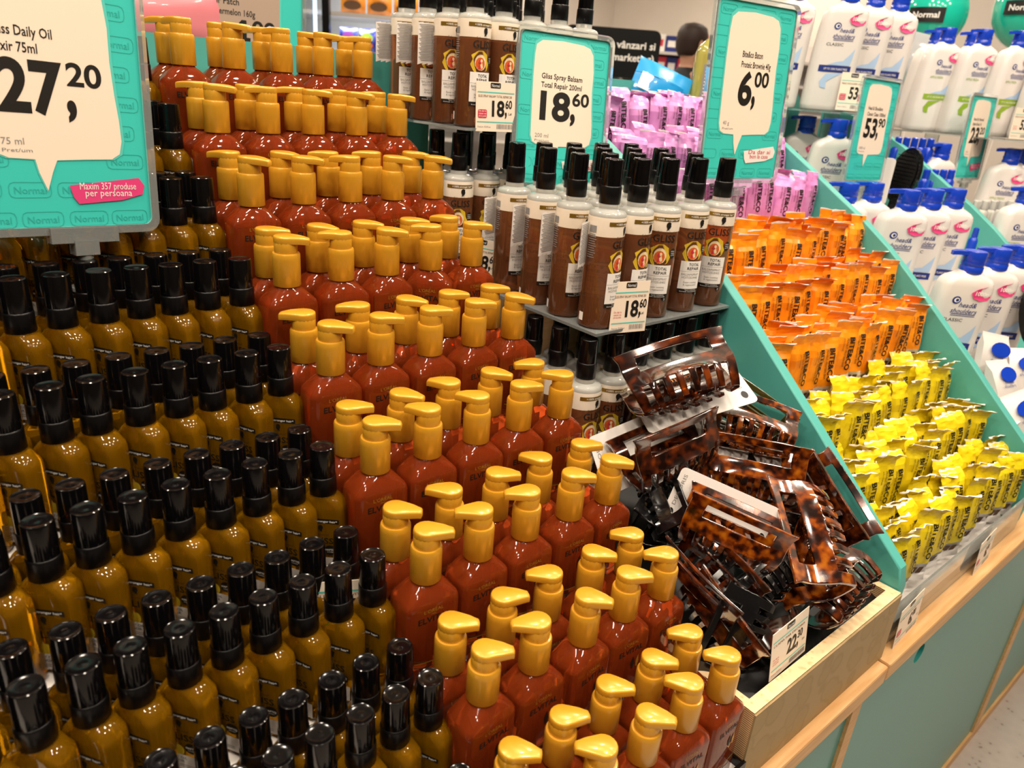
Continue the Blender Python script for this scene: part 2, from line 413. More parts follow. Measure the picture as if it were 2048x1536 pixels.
def price_sign(loc, rot, title, big, small, unit, label, pink=None, post=.10, W=.160, H=.227, pattern=True, wide=1, bubble_white='cream_paper', shift=0, mount=None):
    """acrylic holder with a printed sheet, on a clip and a post; loc is the middle of the sheet"""
    root = empty('price_sign', loc, label=label, cat='sign'); root.rotation_euler = rot
    b = MB(); frame_mesh(b, W, H, .003, 'acrylic'); b.build('holder_frame', root, 40)
    b = MB(); b.plate(rrect(-W/2+.006, W/2-.006, -H/2+.006, H/2-.006, .004, 2), -.0006, .0006, 'sign_teal')
    y = -.0010
    sx, sz = W*.80, H*.87
    B = [(a*sx, c_*sz+.004) for a, c_ in BUBBLE]
    b.flat([(x*1.05, .004+(z-.004)*1.03+.001) for x, z in B], y, 'print_teal')
    b.flat(B, y-.0002, bubble_white)
    if pattern:
        for r_ in range(9):
            for c_ in range(4):
                px = ((-.34, -.115, .115, .335), (-.39, -.16, .07, .30))[r_ % 2][c_]*W; pz = (-.44+.108*r_)*H
                if abs(px) < .24*W and -.24*H < pz < .40*H: continue
                if px > .45*W: continue
                o = rrect(px-.016, px+.016, pz-.0065, pz+.0065, .004, 2); n = len(o)
                for k in range(n):
                    a, d = o[k], o[(k+1) % n]; dx, dz = d[0]-a[0], d[1]-a[1]; L = math.hypot(dx, dz) or 1; nx, nz = -dz/L*.0005, dx/L*.0005
                    q = [(a[0], a[1]), (d[0], d[1]), (d[0]+nx, d[1]+nz), (a[0]+nx, a[1]+nz)]
                    if all(abs(u) < W/2-.007 for u, _ in q): b.flat(q, y+.0001, 'print_teal_dark')
                if abs(px)+.0135 < W/2-.007: b.text('Normal', px, pz-.003, .006, y+.0001, 'print_teal_dark', .024)
    ty = y-.0004
    tx = (-.23+shift)*W; S = H/.227
    for k, t in enumerate(title): b.text(t, tx, (.0440-.0122*k)*S, .0078*S, ty, 'print_black', len(t)*(.0232-.0045*(shift != 0))*W, 'L', .012)
    wb = .31*W if len(big) > 1 else .165*W
    b.text(big, tx, -.0125*S, .0400*S, ty, 'print_black', wb, 'L', .034)
    b.text(',', tx+wb+.001, -.0105*S, .0400*S, ty, 'print_black', .0075, 'L', .035)
    b.text(small, tx+wb+.0028, .0100*S, .0185*S, ty, 'print_black', .175*W, 'L', .024)
    b.text(unit, -.265*W, -.172*H, .0056, ty, 'print_grey', None, 'L'); b.text('Pret/um', -.265*W, -.198*H, .003, ty, 'print_grey', .022, 'L')
    if pink:
        pk, pc = pink
        P = [(.03*W, -.315*H), (.40*W, -.285*H), (.43*W, -.315*H), (.415*W, -.35*H), (.30*W, -.372*H), (.07*W, -.385*H), (.045*W, -.36*H)]
        b.flat(P, y-.0006, 'pink_print' if pc == 'pink' else 'white_paper')
        tc = 'print_white' if pc == 'pink' else 'red_print'
        b.text(pk[0], .23*W, -.330*H, .0062, y-.0009, tc, .048); b.text(pk[1], .23*W, -.356*H, .0062, y-.0009, tc, .040)
    b.build('printed_sheet', root, 0)
    b = MB(); xc = .0 if mount is None else mount
    b.box(xc-.028, xc+.028, -.006, .006, -H/2-.007, -H/2+.006, 'acrylic'); b.box(xc-.010, xc+.010, -.007, .007, -H/2-.018, -H/2-.005, 'acrylic'); b.build('clip', root)
    b = MB(); b.lathe([(.0065, -H/2-post), (.0065, -H/2-.010)], 'acrylic', 14, cx=xc); b.lathe([(.016, -H/2-post), (.016, -H/2-post+.003)], 'acrylic', 18, cx=xc); b.build('post', root)
    return root
def price_tag(loc, rot, big, small, name, label, W=.060, H=.052, pink=False, group=None):
    root = empty('price_tag', loc, label=label, cat='price tag', group=group); root.rotation_euler = rot
    b = MB(); b.plate([(-W/2, 0), (W/2, 0), (W/2, H), (-W/2, H)], -.0003, .0003, 'cream_paper'); y = -.0006; S = H/.052
    b.flat(rrect(-.009, .007, .0455*S, .0510*S, .0012, 2), y, 'print_black'); b.text('Normal', -.001, .0466*S, .0034*S, y-.0002, 'print_white', .0125)
    for z in (.0405*S, .0095*S): b.rect(-W/2+.002, W/2-.002, z, z+.0013, y, 'print_teal')
    b.text(name, -W/2+.003, .0358*S, .0026*S, y, 'print_brown', W*.86, 'L')
    wb = .0105*len(big)
    b.text(big, W*.06, .0165*S, .0165*S, y, 'print_black', wb*.95, 'C', .03); b.text(',', W*.06+wb*.52, .0175*S, .0165*S, y, 'print_black', .003, 'L', .03)
    b.text(small, W*.06+wb*.55, .0250*S, .0088*S, y, 'print_black', .0105, 'L', .02); b.text('Lei', W/2-.008, .018*S, .003*S, y, 'print_black')
    if pink:
        b.flat(rrect(-W/2+.003, -W/2+.017, .014*S, .023*S, .002, 2), y, 'red_print'); tc, yy = 'print_white', y-.0002
    else: tc, yy = 'red_print', y
    for k, t in enumerate(('Da dai la', 'cassa ce', 'plu la pralls')): b.text(t, -W/2+.010, (.0205-.0026*k)*S, .0020*S, yy, tc, .0115)
    b.text('Pret/um: 93,00 Lei', -W/2+.003, .004*S, .0020*S, y, 'print_grey', .020, 'L')
    x = .002
    while x < W/2-.004:
        ww = rnd.choice((.0004, .0007, .001)); b.rect(x, x+ww, .0030*S, .0080*S, y, 'print_grey'); x += ww+rnd.choice((.0005, .0009))
    b.build('paper', root, 0)
    return root

# ================================================================== two-layer hair spray on acrylic shelves
BR = .0222
def make_spray():
    root = empty('spray_bottle', (0, 0, 0), label='x', cat='bottle', group='two-layer hair spray bottles')
    b = MB(); b.lathe([(.0195, 0), (.0212, .0008), (BR, .003), (BR, .109)], 'brown_balm', 28); b.build('body', root, 50)
    b = MB(); b.lathe([(BR, .109), (BR, .1275), (.0217, .1305)], 'white_balm', 28); b.build('cream_layer', root, 50)
    b = MB(); b.lathe([(.0218, .1305), (.0215, .1335), (.0195, .1362), (.0150, .1378), (.0118, .1386), (.0115, .146)], 'clear_plastic', 28); b.build('shoulder', root, 50)
    b = MB(); b.lathe([(.0119, .1440), (.0123, .1446), (.0121, .1622), (.0116, .1636), (.0109, .1640)], 'black_satin', 26, cap0=False); b.build('collar', root, 50)
    b = MB(); b.lathe([(.0113, .1636), (.0114, .1645), (.0108, .1905), (.0105, .1922), (.0099, .1928), (.0092, .1924), (.0004, .1922)], 'black_gloss', 26, cap0=False); b.build('cap', root, 45)
    b = MB(); wr = wrapcyl(BR+.0003)
    b.rect(-.020, .020, .1215, .1262, 0, 'gold_foil', nx=12); b.text('+100% stronger hair*', .003, .1226, .0026, -.0002, 'print_white', .030, bold=.012)
    head_mark(b, .004, .1155, .0105, -.0001, 'print_black', flip=1)
    b.text('Schwarzkopf', .002, .1072, .0030, -.0002, 'print_brown', .022)
    b.text('GLISS', .001, .0965, .0092, -.0002, 'print_black', .0285, bold=.010)
    F = [(-.012, .070), (-.016, .077), (-.013, .083), (-.015, .088), (-.006, .0935), (.001, .0940), (.008, .0895), (.009, .083), (.012, .078), (.009, .071), (.0, .066), (-.008, .066)]
    b.flat(F, -.0001, 'fruit_yellow'); b.flat(ell(-.002, .0795, .0082, .0098, 14), -.0003, 'fruit_cream'); b.flat(ell(-.0025, .0780, .0066, .0078, 12), -.0005, 'fruit_orange')
    for q in range(4): b.flat(ell(-.0035+.0024*(q % 2), .0745+.0042*(q//2)+.001*q, .0016, .0022, 8, q), -.0007, 'fruit_cream' if q % 2 else 'red_print')
    b.flat(ell(.0155, .0825, .0050, .0062, 16), -.0002, 'print_black')
    for k, t in enumerate(('Hair', 'repair', 'up to 98%')): b.text(t, .0155, .0845-.0024*k, .0018, -.0004, 'print_white', .0065)
    b.rect(-.0155, .0150, .0300, .0680, -.0008, 'print_white', nx=8)
    b.text('TOTAL', .002, .0620, .0038, -.0010, 'print_black', .0145, bold=.01); b.text('REPAIR', .0015, .0568, .0038, -.0010, 'print_black', .0165, bold=.01)
    b.rect(-.0150, .0145, .0545, .0548, -.0010, 'print_grey', nx=6)
    b.text('BALSAMSPRAY', -.001, .0495, .0030, -.0010, 'print_grey', .024); b.text('HOITOSUIHKE', -.001, .0455, .0030, -.0010, 'print_grey', .022)
    b.text('Easier combing', 0, .0395, .0024, -.0010, 'print_grey', .018); b.text('& regeneration', 0, .0362, .0024, -.0010, 'print_grey', .018)
    b.rect(-.0155, .0150, .0272, .0318, -.0010, 'print_black', nx=8); b.text('Tiprit, omladeste', .002, .0298, .0014, -.0012, 'print_white', .016); b.text('Kuiveuli, vaurioituneille', 0, .0278, .0014, -.0012, 'print_white', .024)
    b.rect(.0090, .0140, .0228, .0272, -.0010, 'print_black', nx=2); b.text('3', .0115, .0236, .0028, -.0012, 'print_white')
    b.warp(wr); b.build('front_label', root, 0)
    b = MB()
    b.rect(-.0445, -.0345, .1130, .1205, -.0001, 'print_grey', nx=3)
    for k in range(11): b.rect(-.0445, -.0350+.001*(k % 3), .1100-.0026*k, .1110-.0026*k, -.0001, 'print_grey', nx=2)
    b.warp(wr); b.build('back_label', root, 0)
    b = MB()
    for k in range(12): b.rect(-.0470, -.0400, .0420-.0018*k, .0428-.0018*k, -.0001, 'print_brown', nx=2)
    b.rect(-.0470, -.0400, .0080, .0180, -.0001, 'print_white', nx=3)
    b.warp(wr); b.build('barcode_label', root, 0)
    # folded paper leaflet glued by one edge to the back label
    b = MB()
    a0 = -.047/BR; p0 = Vector((BR*math.sin(a0), -BR*math.cos(a0), 0)); tdir = Vector((-math.cos(a0-.25), -math.sin(a0-.25), 0)).normalized()*-1
    d = Vector((-.96, -.22, 0)).normalized()
    for off in (0, .0007):
        q0 = p0 + d*off; q1 = p0 + d*.0240 + Vector((.0, off, 0))
        n = 3
        for k in range(n):
            u0, u1 = k/n, (k+1)/n; A = q0.lerp(q1, u0); Bv = q0.lerp(q1, u1)
            b.add([(A.x, A.y, .0745), (Bv.x, Bv.y, .0720), (Bv.x, Bv.y, .1235), (A.x, A.y, .1245)], [(0, 1, 2, 3)], 'white_paper')
    nrm = Vector((d.y, -d.x, 0)).normalized()
    for sgn in (1, -1):
        for k in range(24):
            z = .1215-.0019*k; A = p0 + d*.0015 + nrm*.0004*sgn; Bv = p0 + d*(.0225-.0015*((k*7) % 3)) + nrm*.0004*sgn
            if sgn > 0: A = A + Vector((0, .0007, 0)); Bv = Bv + Vector((0, .0007, 0))
            b.add([(A.x, A.y, z), (Bv.x, Bv.y, z-.0008), (Bv.x, Bv.y, z), (A.x, A.y, z+.0008)], [(0, 1, 2, 3)], 'print_grey')
    b.build('leaflet', root, 0)
    return root
spray = make_spray(); used = [False]
def put_spray(x, y, z, rz, label, leaflet=False):
    if not used[0] and leaflet: o = spray; used[0] = True; o.location = (x, y, z); o.rotation_euler = (0, 0, rz); o['label'] = label
    else: o = dup(spray, (x, y, z), rz, label, skip=() if leaflet else ('leaflet',))
    return o
LOW, MID, TOPS = Z0-.467, Z0-.265, Z0-.062
XS = [.640, .688, .740, .797, .856]; YS = [.580, .633, .690, .747]
FACE = [R(8), R(2), R(-38), R(-22), R(-44)]
for j in range(4):                            # on the lower acrylic shelf
    for i in range(5):
        rz = FACE[i] if j == 0 else R(rnd.uniform(-30, 20))
        if i == 0 and j: rz = R(-14+3*j)
        put_spray(XS[i]+(.0 if j == 0 else rnd.uniform(-.002, .002)), YS[j], MID, rz + (R(4) if i == 0 else 0),
                  f"two-layer hair spray bottle on the lower acrylic shelf, {ORD[j+1]} row back, {ORD[i+1]} from the left", leaflet=(i == 0))
XL2 = [.616, .664, .712, .760, .808, .857]; YL = [.563, .613, .660, .707]
for j in range(3):                            # below that shelf
    for i in range(6):
        if j > 1 and i > 1: continue
        put_spray(XL2[i], YL[j], LOW, R(-4 if i == 0 else rnd.uniform(-30, 0)), f"two-layer hair spray bottle standing under the lower acrylic shelf, {ORD[j+1]} row back, {ORD[i+1]} from left")
XU = [.640, .688, .738, .788, .838]; YU = [.850, .898, .946, .994]
for j in range(4):                            # on the upper acrylic shelf
    for i in range(5):
        put_spray(XU[i]-.004*j, YU[j], TOPS, R((-4 if j == 0 else -16)+rnd.uniform(-4, 4)) if i == 0 else R(rnd.uniform(-10, 6)),
                  f"two-layer hair spray bottle on the upper acrylic shelf, {ORD[j+1]} row back, {ORD[i+1]} from the left", leaflet=(i == 0 and j > 0))
for j in range(2):                            # behind the lower shelf, below the upper one
    for i in range(4):
        put_spray(.634+.047*i-.004*j, .862+.05*j, MID, R(-26 if i == 0 else rnd.uniform(-22, -4)), f"two-layer hair spray bottle standing below the upper acrylic shelf, {ORD[j+1]} row back, {ORD[i+1]} from left", leaflet=(j == 1 and i == 0))
def shelf(name, x0, x1, y0, y1, z, label, legs):
    root = empty(name, ((x0+x1)/2, (y0+y1)/2, z-.004), label=label, cat='shelf'); T = Matrix.Translation((-(x0+x1)/2, -(y0+y1)/2, -(z-.004)))
    b = MB(); b.T = T; b.box(x0, x1, y0, y1, z-.004, z-.0005, 'acrylic'); b.build('shelf_plate', root, 0)
    for (lx, ly, lz) in legs:
        b = MB(); b.T = T; b.box(lx-.003, lx+.003, ly-.02, ly+.02, lz, z-.004, 'acrylic'); b.build('leg', root, 0)
shelf('acrylic_shelf', .614, .878, .552, .775, MID, 'clear acrylic riser shelf carrying the nearer block of hair spray bottles', [(.872, .76, LOW), (.620, .768, LOW)])
shelf('acrylic_shelf', .612, .878, .822, 1.02, TOPS, 'clear acrylic riser shelf carrying the highest block of hair spray bottles', [(.872, 1.0, MID), (.626, 1.006, MID)])
b = MB(); b.box(.566, .878, .53, .82, LOW-.05, LOW-.0005, 'plywood'); o = b.build('display_block', None, 0)
tag(o, 'low wooden platform under the bottom hair spray bottles', 'platform')
b = MB(); b.box(.566, .878, .822, 1.03, LOW-.05, MID-.0005, 'plywood'); o = b.build('display_block', None, 0)
tag(o, 'tall wooden platform behind, under the hair sprays below the upper shelf', 'platform')
price_tag((.667, .551, MID-.006), (R(-4), R(2), R(-9)), '18', '60', 'GLISS SPRAY BALSAM TOTAL REPAIR 200', 'price tag reading 18,60 on the front of the lower acrylic shelf', W=.056, H=.062)
price_tag((.660, .819, TOPS-.004), (R(-4), R(0), R(-6)), '18', '60', 'GLISS SPRAY BALSAM TOTAL REPAIR 200', 'price tag reading 18,60 on the front of the upper acrylic shelf', W=.062, H=.062, pink=True)
price_tag((.650, .828, MID-.010), (R(-12), R(10), R(-20)), '18', '60', 'GLISS SPRAY BALSAM TOTAL REPAIR 200', 'leaning price tag reading 18,60 behind the gold pump bottles', W=.056, H=.062)
price_tag((.236, .462, step_z(4)-.016), (R(-8), 0, R(-28)), '41', '90', 'ULEI DE PAR ELVITAL', 'price tag half hidden between black caps and gold pumps', W=.055, H=.045)
price_sign((.131, .751, Z0-.041), (R(-3), R(3), R(9.5)), ['Gliss Daily Oil', 'Elixir 75ml'], '27', '20', '75 ml', 'big teal price sign reading 27,20 above the black-capped bottles', pink=(('Maxim 357 produse', 'per persoana'), 'pink'), post=.050, mount=.012, shift=-.025)
price_sign((.760, .798, Z0-.036), (R(-8), R(2), R(-19)), ['Gliss Spray Balsam', 'Total Repair 200ml'], '18', '60', '200 ml', 'teal price sign reading 18,60 among the hair spray bottles', pink=(('Da dar ai', 'bon la casa'), 'white'), post=.115, W=.148, H=.210)
price_sign((1.006, .668, Z0+.006), (R(-4), R(0), R(-8)), ['Bite&co Baton', 'Proteic Brownie 40g'], '6', '00', '40 g', 'teal price sign reading 6,00 in front of the pink protein bars', pink=(('Da dar ai', 'bon la casa'), 'white'), post=.12, shift=.10, W=.174, H=.250)
# ================================================================== turquoise dividers, back boards, cabinets
DIV = [(1.05, -.648), (.262, -.648), (.2465, -.640), (.2425, -.600), (.2415, -.545), (.2475, -.520), (.262, -.507), (.290, -.482), (.342, -.435), (.388, -.392), (.434, -.352), (.475, -.316), (.511, -.284), (.545, -.256), (.576, -.231),
       (.637, -.189), (.70, -.152), (.76, -.115), (.82, -.080), (.88, -.050), (.94, -.026), (1.00, -.008), (1.03, .012), (1.05, .018)]
def divider(x0, x1, label, dy=0):
    root = empty('divider_board', ((x0+x1)/2, .65+dy, Z0-.648), label=label, cat='divider')
    b = MB(); hx = (x1-x0)/2
    r0 = [(-hx, y-.65, z+.648) for y, z in DIV]; r1 = [(hx, y-.65, z+.648) for y, z in DIV]
    b.loft([r0, r1], 'teal_board'); o = b.build('board', root, 30)
    m = o.modifiers.new('bevel', 'BEVEL'); m.width = .002; m.segments = 2; m.limit_method = 'ANGLE'; m.angle_limit = R(50)
    return root
divider(.880, .899, 'curved turquoise divider board between the hair clips and the yellow protein bars')
divider(1.395, 1.414, 'curved turquoise divider board between the protein bars and the white shampoo bottles')
divider(1.925, 1.944, 'curved turquoise divider board far along, behind the white shampoo bottles')
def back_board(x0, x1, y, z0, z1, label, r=.02):
    root = empty('back_board', ((x0+x1)/2, y, z0), label=label, cat='board')
    b = MB(); W = (x1-x0)/2; P = rrect(-W, W, 0, z1-z0, r, 5); b.plate(P, 0, .018, 'teal_board'); b.build('board', root, 30); return root
back_board(-.62, .705, 1.045, .70, Z0+.021, 'turquoise back board behind the highest row of gold pump bottles', .006)
back_board(.905, 1.300, 1.020, .70, Z0+.016, 'turquoise back board behind the pink protein bars', .02)
back_board(1.305, 1.80, 1.040, .70, Z0+.026, 'turquoise rounded back board next to the one behind the pink bars', .045)
TZ = Z0-.648                                  # top of the wooden rims
def cabinet(x0, x1, label, hole, posts, gap=.002):
    root = empty('display_cabinet', ((x0+x1)/2, .24, 0), label=label, cat='cabinet'); T = Matrix.Translation((-(x0+x1)/2, -.24, 0))
    b = MB(); b.T = T; b.box(x0+gap, x1-gap, .222, .262, TZ-.028, TZ, 'rim_wood'); o = b.build('rim', root, 0)
    m = o.modifiers.new('bevel', 'BEVEL'); m.width = .003; m.segments = 2
    b = MB(); b.T = T
    if hole:
        hx, hz, hr = hole; n = 32; C = [(hx+hr*math.cos(2*math.pi*k/n), hz+hr*math.sin(2*math.pi*k/n)) for k in range(n)]
        def edge(a):                          # matching point on the panel outline
            dx, dz = math.cos(a), math.sin(a); t = 9
            if dx > 1e-6: t = min(t, (x1-hx)/dx)
            if dx < -1e-6: t = min(t, (x0-hx)/dx)
            if dz > 1e-6: t = min(t, (TZ-.028-hz)/dz)
            if dz < -1e-6: t = min(t, (.03-hz)/dz)
            return (hx+dx*t, hz+dz*t)
        A = sorted([2*math.pi*k/n for k in range(n)] + [math.atan2(z-hz, x-hx) % (2*math.pi) for x in (x0, x1) for z in (.03, TZ-.028)])
        I = [(hx+hr*math.cos(a), hz+hr*math.sin(a)) for a in A]; O = [edge(a) for a in A]; N = len(A)
        v = [(x, .243, z) for x, z in I]+[(x, .243, z) for x, z in O]+[(x, .259, z) for x, z in I]
        b.add(v, [(k, (k+1) % N, N+(k+1) % N, N+k)[::-1] for k in range(N)] + [(k, (k+1) % N, 2*N+(k+1) % N, 2*N+k) for k in range(N)], 'teal_panel')
        b.box(x0+.01, x1-.01, .275, .29, .03, TZ-.03, 'teal_board')
    else: b.box(x0, x1, .243, .26, .03, TZ-.028, 'teal_panel')
    b.build('door_panel', root, 0)
    for p0, p1 in posts:
        b = MB(); b.T = T; b.box(p0, p1, .2385, .262, .03, TZ-.028, 'rim_wood'); b.build('post', root, 0)
    b = MB(); b.T = T; b.box(x0, x1, .238, .262, 0.0, .032, 'rim_wood'); b.build('bottom_trim', root, 0)
    b = MB(); b.T = T; b.box(x0, x1, .262, 1.018, TZ-.03, TZ-.012, 'plywood'); b.build('worktop', root, 0)
    return root
cabinet(-.62, .872, 'turquoise cabinet with wooden rim under the oil bottles and hair clips', None, [(.846, .872)])
cabinet(.872, 1.775, 'turquoise cabinet with a round finger hole under the yellow protein bars', (1.077, Z0-.752, .0165), [(1.755, 1.775)])
cabinet(1.775, 2.70, 'turquoise cabinet farthest along the aisle, beyond the one with the hole', None, [(1.775, 1.795)])

# ================================================================== protein bars
BL = .116
def surf(x, z):                               # half thickness of the pillow pack
    e = min(z, BL-z); k = min(1, max(0, (e-.012)/.022)); k = k*k*(3-2*k)
    return .0007 + .0082*k*max(0, 1-(abs(x)/.0225)**2.8)**.45
def make_bar(colour, seed, name):
    r = random.Random(seed)
    root = empty('protein_bar', (0, 0, 0), label='x', cat='snack bar', group=f'{name} wrapped protein bars')
    b = MB(); zs = [0, .0016, .009, .012, .016, .022, .030, .042, .056, .068, .080, .090, .096, .101, .105, .108, BL-.0014, BL]
    bend = [(r.uniform(-.015, .013), r.uniform(-.004, .004)) for _ in range(2)]
    n = 9; rings = []
    for z in zs:
        top = max(0, (z-.096)/(BL-.096)); ww = .0212 + .0016*(1-min(1, (min(z, BL-z))/.02))
        fr, bk = [], []
        for i in range(n):
            u = -1+2*i/(n-1); x = u*ww; t = surf(x*.98, z) if abs(u) < 1 else .0005
            wv = r.uniform(-.0013, .0013) if .004 < z < BL-.002 else 0
            off = bend[0][0]*top*top*(1 + .5*u*r.choice((1, .2))) + .002*math.sin(u*7+seed)*top
            dz = -abs(bend[0][0])*.35*top*top + (.0012*math.sin(u*23) if z == BL else 0)
            fr.append((x, -t+off+wv, z+dz))
            if 0 < i < n-1: bk.append((x, t*.8+off+wv*.6, z+dz))
        rings.append(fr + bk[::-1])
    for k in range(len(zs)-1):
        m = 'white_paper' if zs[k] < .030 or k == len(zs)-2 else colour
        b.loft([rings[k], rings[k+1]], m, cap0=(k == 0), cap1=(k == len(zs)-2))
    b.build('wrapper', root, 50)
    b = MB()
    def wp(p): return (p[0], -surf(p[0], max(.012, min(BL-.012, p[2])))-.0011-abs(p[1]), p[2])
    def vert(st, x, z, h, width, m, bold=0):   # text running down the pack
        vs, fs, W, H = glyphs(st, bold); kx = width/W
        b.add([wp((x+q*h, 0, z-p*kx)) for p, q in vs], fs, m)
    vert('BITE&CO', .0030, .0905, .0092, .053, 'print_black', .03)
    vert('PEANUT PROTEIN BAR', -.0030, .0885, .0036, .046, 'print_brown', .01)
    vert('BROWNIE', -.0085, .0885, .0026, .020, 'print_brown')
    for q in range(2): b.add([wp((-.006+.012*q+dx, 0, .018+dz)) for dx, dz in ((-.0045, -.006), (.0045, -.006), (.0045, .006), (-.0045, .006))], [(0, 1, 2, 3)], 'print_brown')
    b.build('front_print', root, 0)
    return root
TIER = [('yellow', 'yellow_wrap', .258, -.500), ('yellow', 'yellow_wrap', .333, -.450), ('yellow', 'yellow_wrap', .397, -.392),
        ('orange', 'orange_wrap', .470, -.306), ('orange', 'orange_wrap', .546, -.247), ('orange', 'orange_wrap', .614, -.186),
        ('pink', 'pink_wrap', .728, -.118), ('pink', 'pink_wrap', .797, -.060), ('pink', 'pink_wrap', .860, -.003)]
protos = {}
for ci, cname in enumerate(('yellow', 'orange', 'pink')):
    protos[cname] = [make_bar(cname+'_wrap', 10*ci+q, cname) for q in range(5)]
fresh = {id(p): True for v in protos.values() for p in v}
cnt = {}
for ti, (cname, m, ty, tz) in enumerate(TIER):
    tier_no = ti % 3 + 1
    rows = 3 if cname != 'pink' else 2
    for row in range(rows):
        nx = 11
        for i in range(nx):
            x = .926 + (1.368-.926)*i/(nx-1) + rnd.uniform(-.005, .005) + (.010 if row % 2 else 0)
            x = min(max(x, .923), 1.372)
            y = ty + .012 + .0215*row + rnd.uniform(-.002, .002)
            z = Z0 + tz - BL + .004*row + rnd.uniform(-.006, .012)
            p = rnd.choice(protos[cname])
            lab = f"{cname} wrapped protein bar, {ORD[row+1]} row of the {ORD[tier_no]} {cname} tier up, {ORD[i+1]} from the left"
            if fresh[id(p)]: o = p; fresh[id(p)] = False; o.location = (x, y, z); o['label'] = lab
            else: o = dup(p, (x, y, z), None, lab)
            o.rotation_euler = (R(rnd.uniform(-7, 1)), R(rnd.uniform(-5, 5)), R(rnd.uniform(-30, -2)))
for v in protos.values():
    for p in v:
        if fresh[id(p)]: 
            for ch in list(p.children): bpy.data.objects.remove(ch)
            bpy.data.objects.remove(p)
bs = empty('bar_display_stand', (1.147, .26, TZ), label='white stepped stand holding the tiers of protein bars', cat='display stand'); T = Matrix.Translation((-1.147, -.26, -TZ))
for ti, (cname, m, ty, tz) in enumerate(TIER):
    y1 = TIER[ti+1][2] if ti < 8 else 1.0
    zb = Z0+tz-BL-.0135
    b = MB(); b.T = T; b.box(.901, 1.393, ty-.006, y1-.0065, max(TZ+.001, zb-.07), max(zb, TZ+.003), 'white_paper'); b.build('tread', bs, 0)
b = MB(); b.box(-.246, .246, -.0015, .0015, 0, .062, 'acrylic'); o = b.build('acrylic_lip', None, 0); o.location = (1.147, .2455, TZ+.001)
tag(o, 'clear acrylic lip along the front of the yellow protein bars', 'panel')
price_tag((.945, .2365, TZ), (R(-3), R(0), R(3)), '6', '00', 'BITE&CO BATON PROTEIC', 'price tag on the acrylic lip, nearest the hair clips', W=.080, H=.058, pink=True)
price_tag((1.215, .2365, TZ), (R(-3), R(0), R(3)), '6', '00', 'BITE&CO BATON PROTEIC', 'price tag on the acrylic lip, farther along beneath the yellow bars', W=.075, H=.056, pink=True)

# ================================================================== tray of hair clips
tr = empty('plywood_tray', (.718, .238, TZ), label='plywood tray full of hair clips between red oil bottles and yellow bars', cat='tray'); T = Matrix.Translation((-.718, -.238, -TZ))
b = MB(); b.T = T; b.box(.558, .878, .236, .238, TZ, TZ+.098, 'kraft_print'); b.build('printed_front', tr, 0)
for nm, bx in (('front_wall', (.558, .878, .238, .252)), ('side_wall', (.558, .570, .252, .528)), ('side_wall', (.866, .878, .252, .528))):
    b = MB(); b.T = T; b.box(*bx, TZ, TZ+.100, 'ply_edge'); b.build(nm, tr, 0)
b = MB(); b.T = T; b.add([(.571, .253, Z0-.565), (.865, .253, Z0-.565), (.865, .528, Z0-.475), (.571, .528, Z0-.475), (.571, .253, TZ), (.865, .253, TZ), (.865, .528, TZ), (.571, .528, TZ)],
      [(0, 1, 2, 3), (0, 4, 5, 1), (1, 5, 6, 2), (2, 6, 7, 3), (3, 7, 4, 0), (7, 6, 5, 4)], 'black_satin'); b.build('sloped_floor', tr, 0)
CLIPL = .118
def clip_jaw(b, m, sgn, L=CLIPL, H=.90, teeth=8):
    prof = [(.030, .0300), (.021, .0262), (.015, .0232), (.009, .0215), (.003, .0207), (-.009, .0200), (-.019, .0175), (-.028, .0125), (-.036, .0062), (-.041, .0015)]
    nx = teeth*4; v = {}; f = []
    def idx(i, k, s_):
        key = (i, k, s_)
        if key not in v: v[key] = len(v)
        return v[key]
    def solid(i, k):
        xe = min(i, nx-1-i)
        if k in (0,): return True
        if k in (1, 2, 3): return xe < 5
        if k in (4, 5): return True
        return i % 4 in (1, 2) or xe < 1
    cells = [(i, k) for i in range(nx) for k in range(len(prof)-1) if solid(i, k)]
    S = set(cells)
    for i, k in cells:
        a, b_, c_, d = (i, k), (i+1, k), (i+1, k+1), (i, k+1)
        q = (a, b_, c_, d)
        f.append([idx(*p, 0) for p in q]); f.append([idx(*p, 1) for p in q][::-1])
        for (di, dk), (p, q2) in (((0, -1), (b_, a)), ((0, 1), (d, c_)), ((-1, 0), (a, d)), ((1, 0), (c_, b_))):
            if (i+di, k+dk) not in S: f.append([idx(*p, 0), idx(*q2, 0), idx(*q2, 1), idx(*p, 1)])
    P = [None]*len(v); t = .0040
    for (i, k, s_), n in v.items():
        y, z = prof[k]; x = (i/nx-.5)*L
        flare = 1+.06*(k == 0)-.10*max(0, k-5)/4
        arch = .010*(1-(2*x/L)**2)*(.4 if k < 6 else 1.0)
        y2, z2 = prof[min(k+1, 9)]; y1, z1 = prof[max(k-1, 0)]
        ny, nz = (z2-z1), -(y2-y1); q = math.hypot(ny, nz) or 1; ny, nz = ny/q, nz/q
        if nz < 0: ny, nz = -ny, -nz
        P[n] = (x*flare, (y - ny*t*s_)*H, sgn*(z - nz*t*s_ + arch))
    if sgn < 0: f = [q[::-1] for q in f]
    b.add(P, f, m)
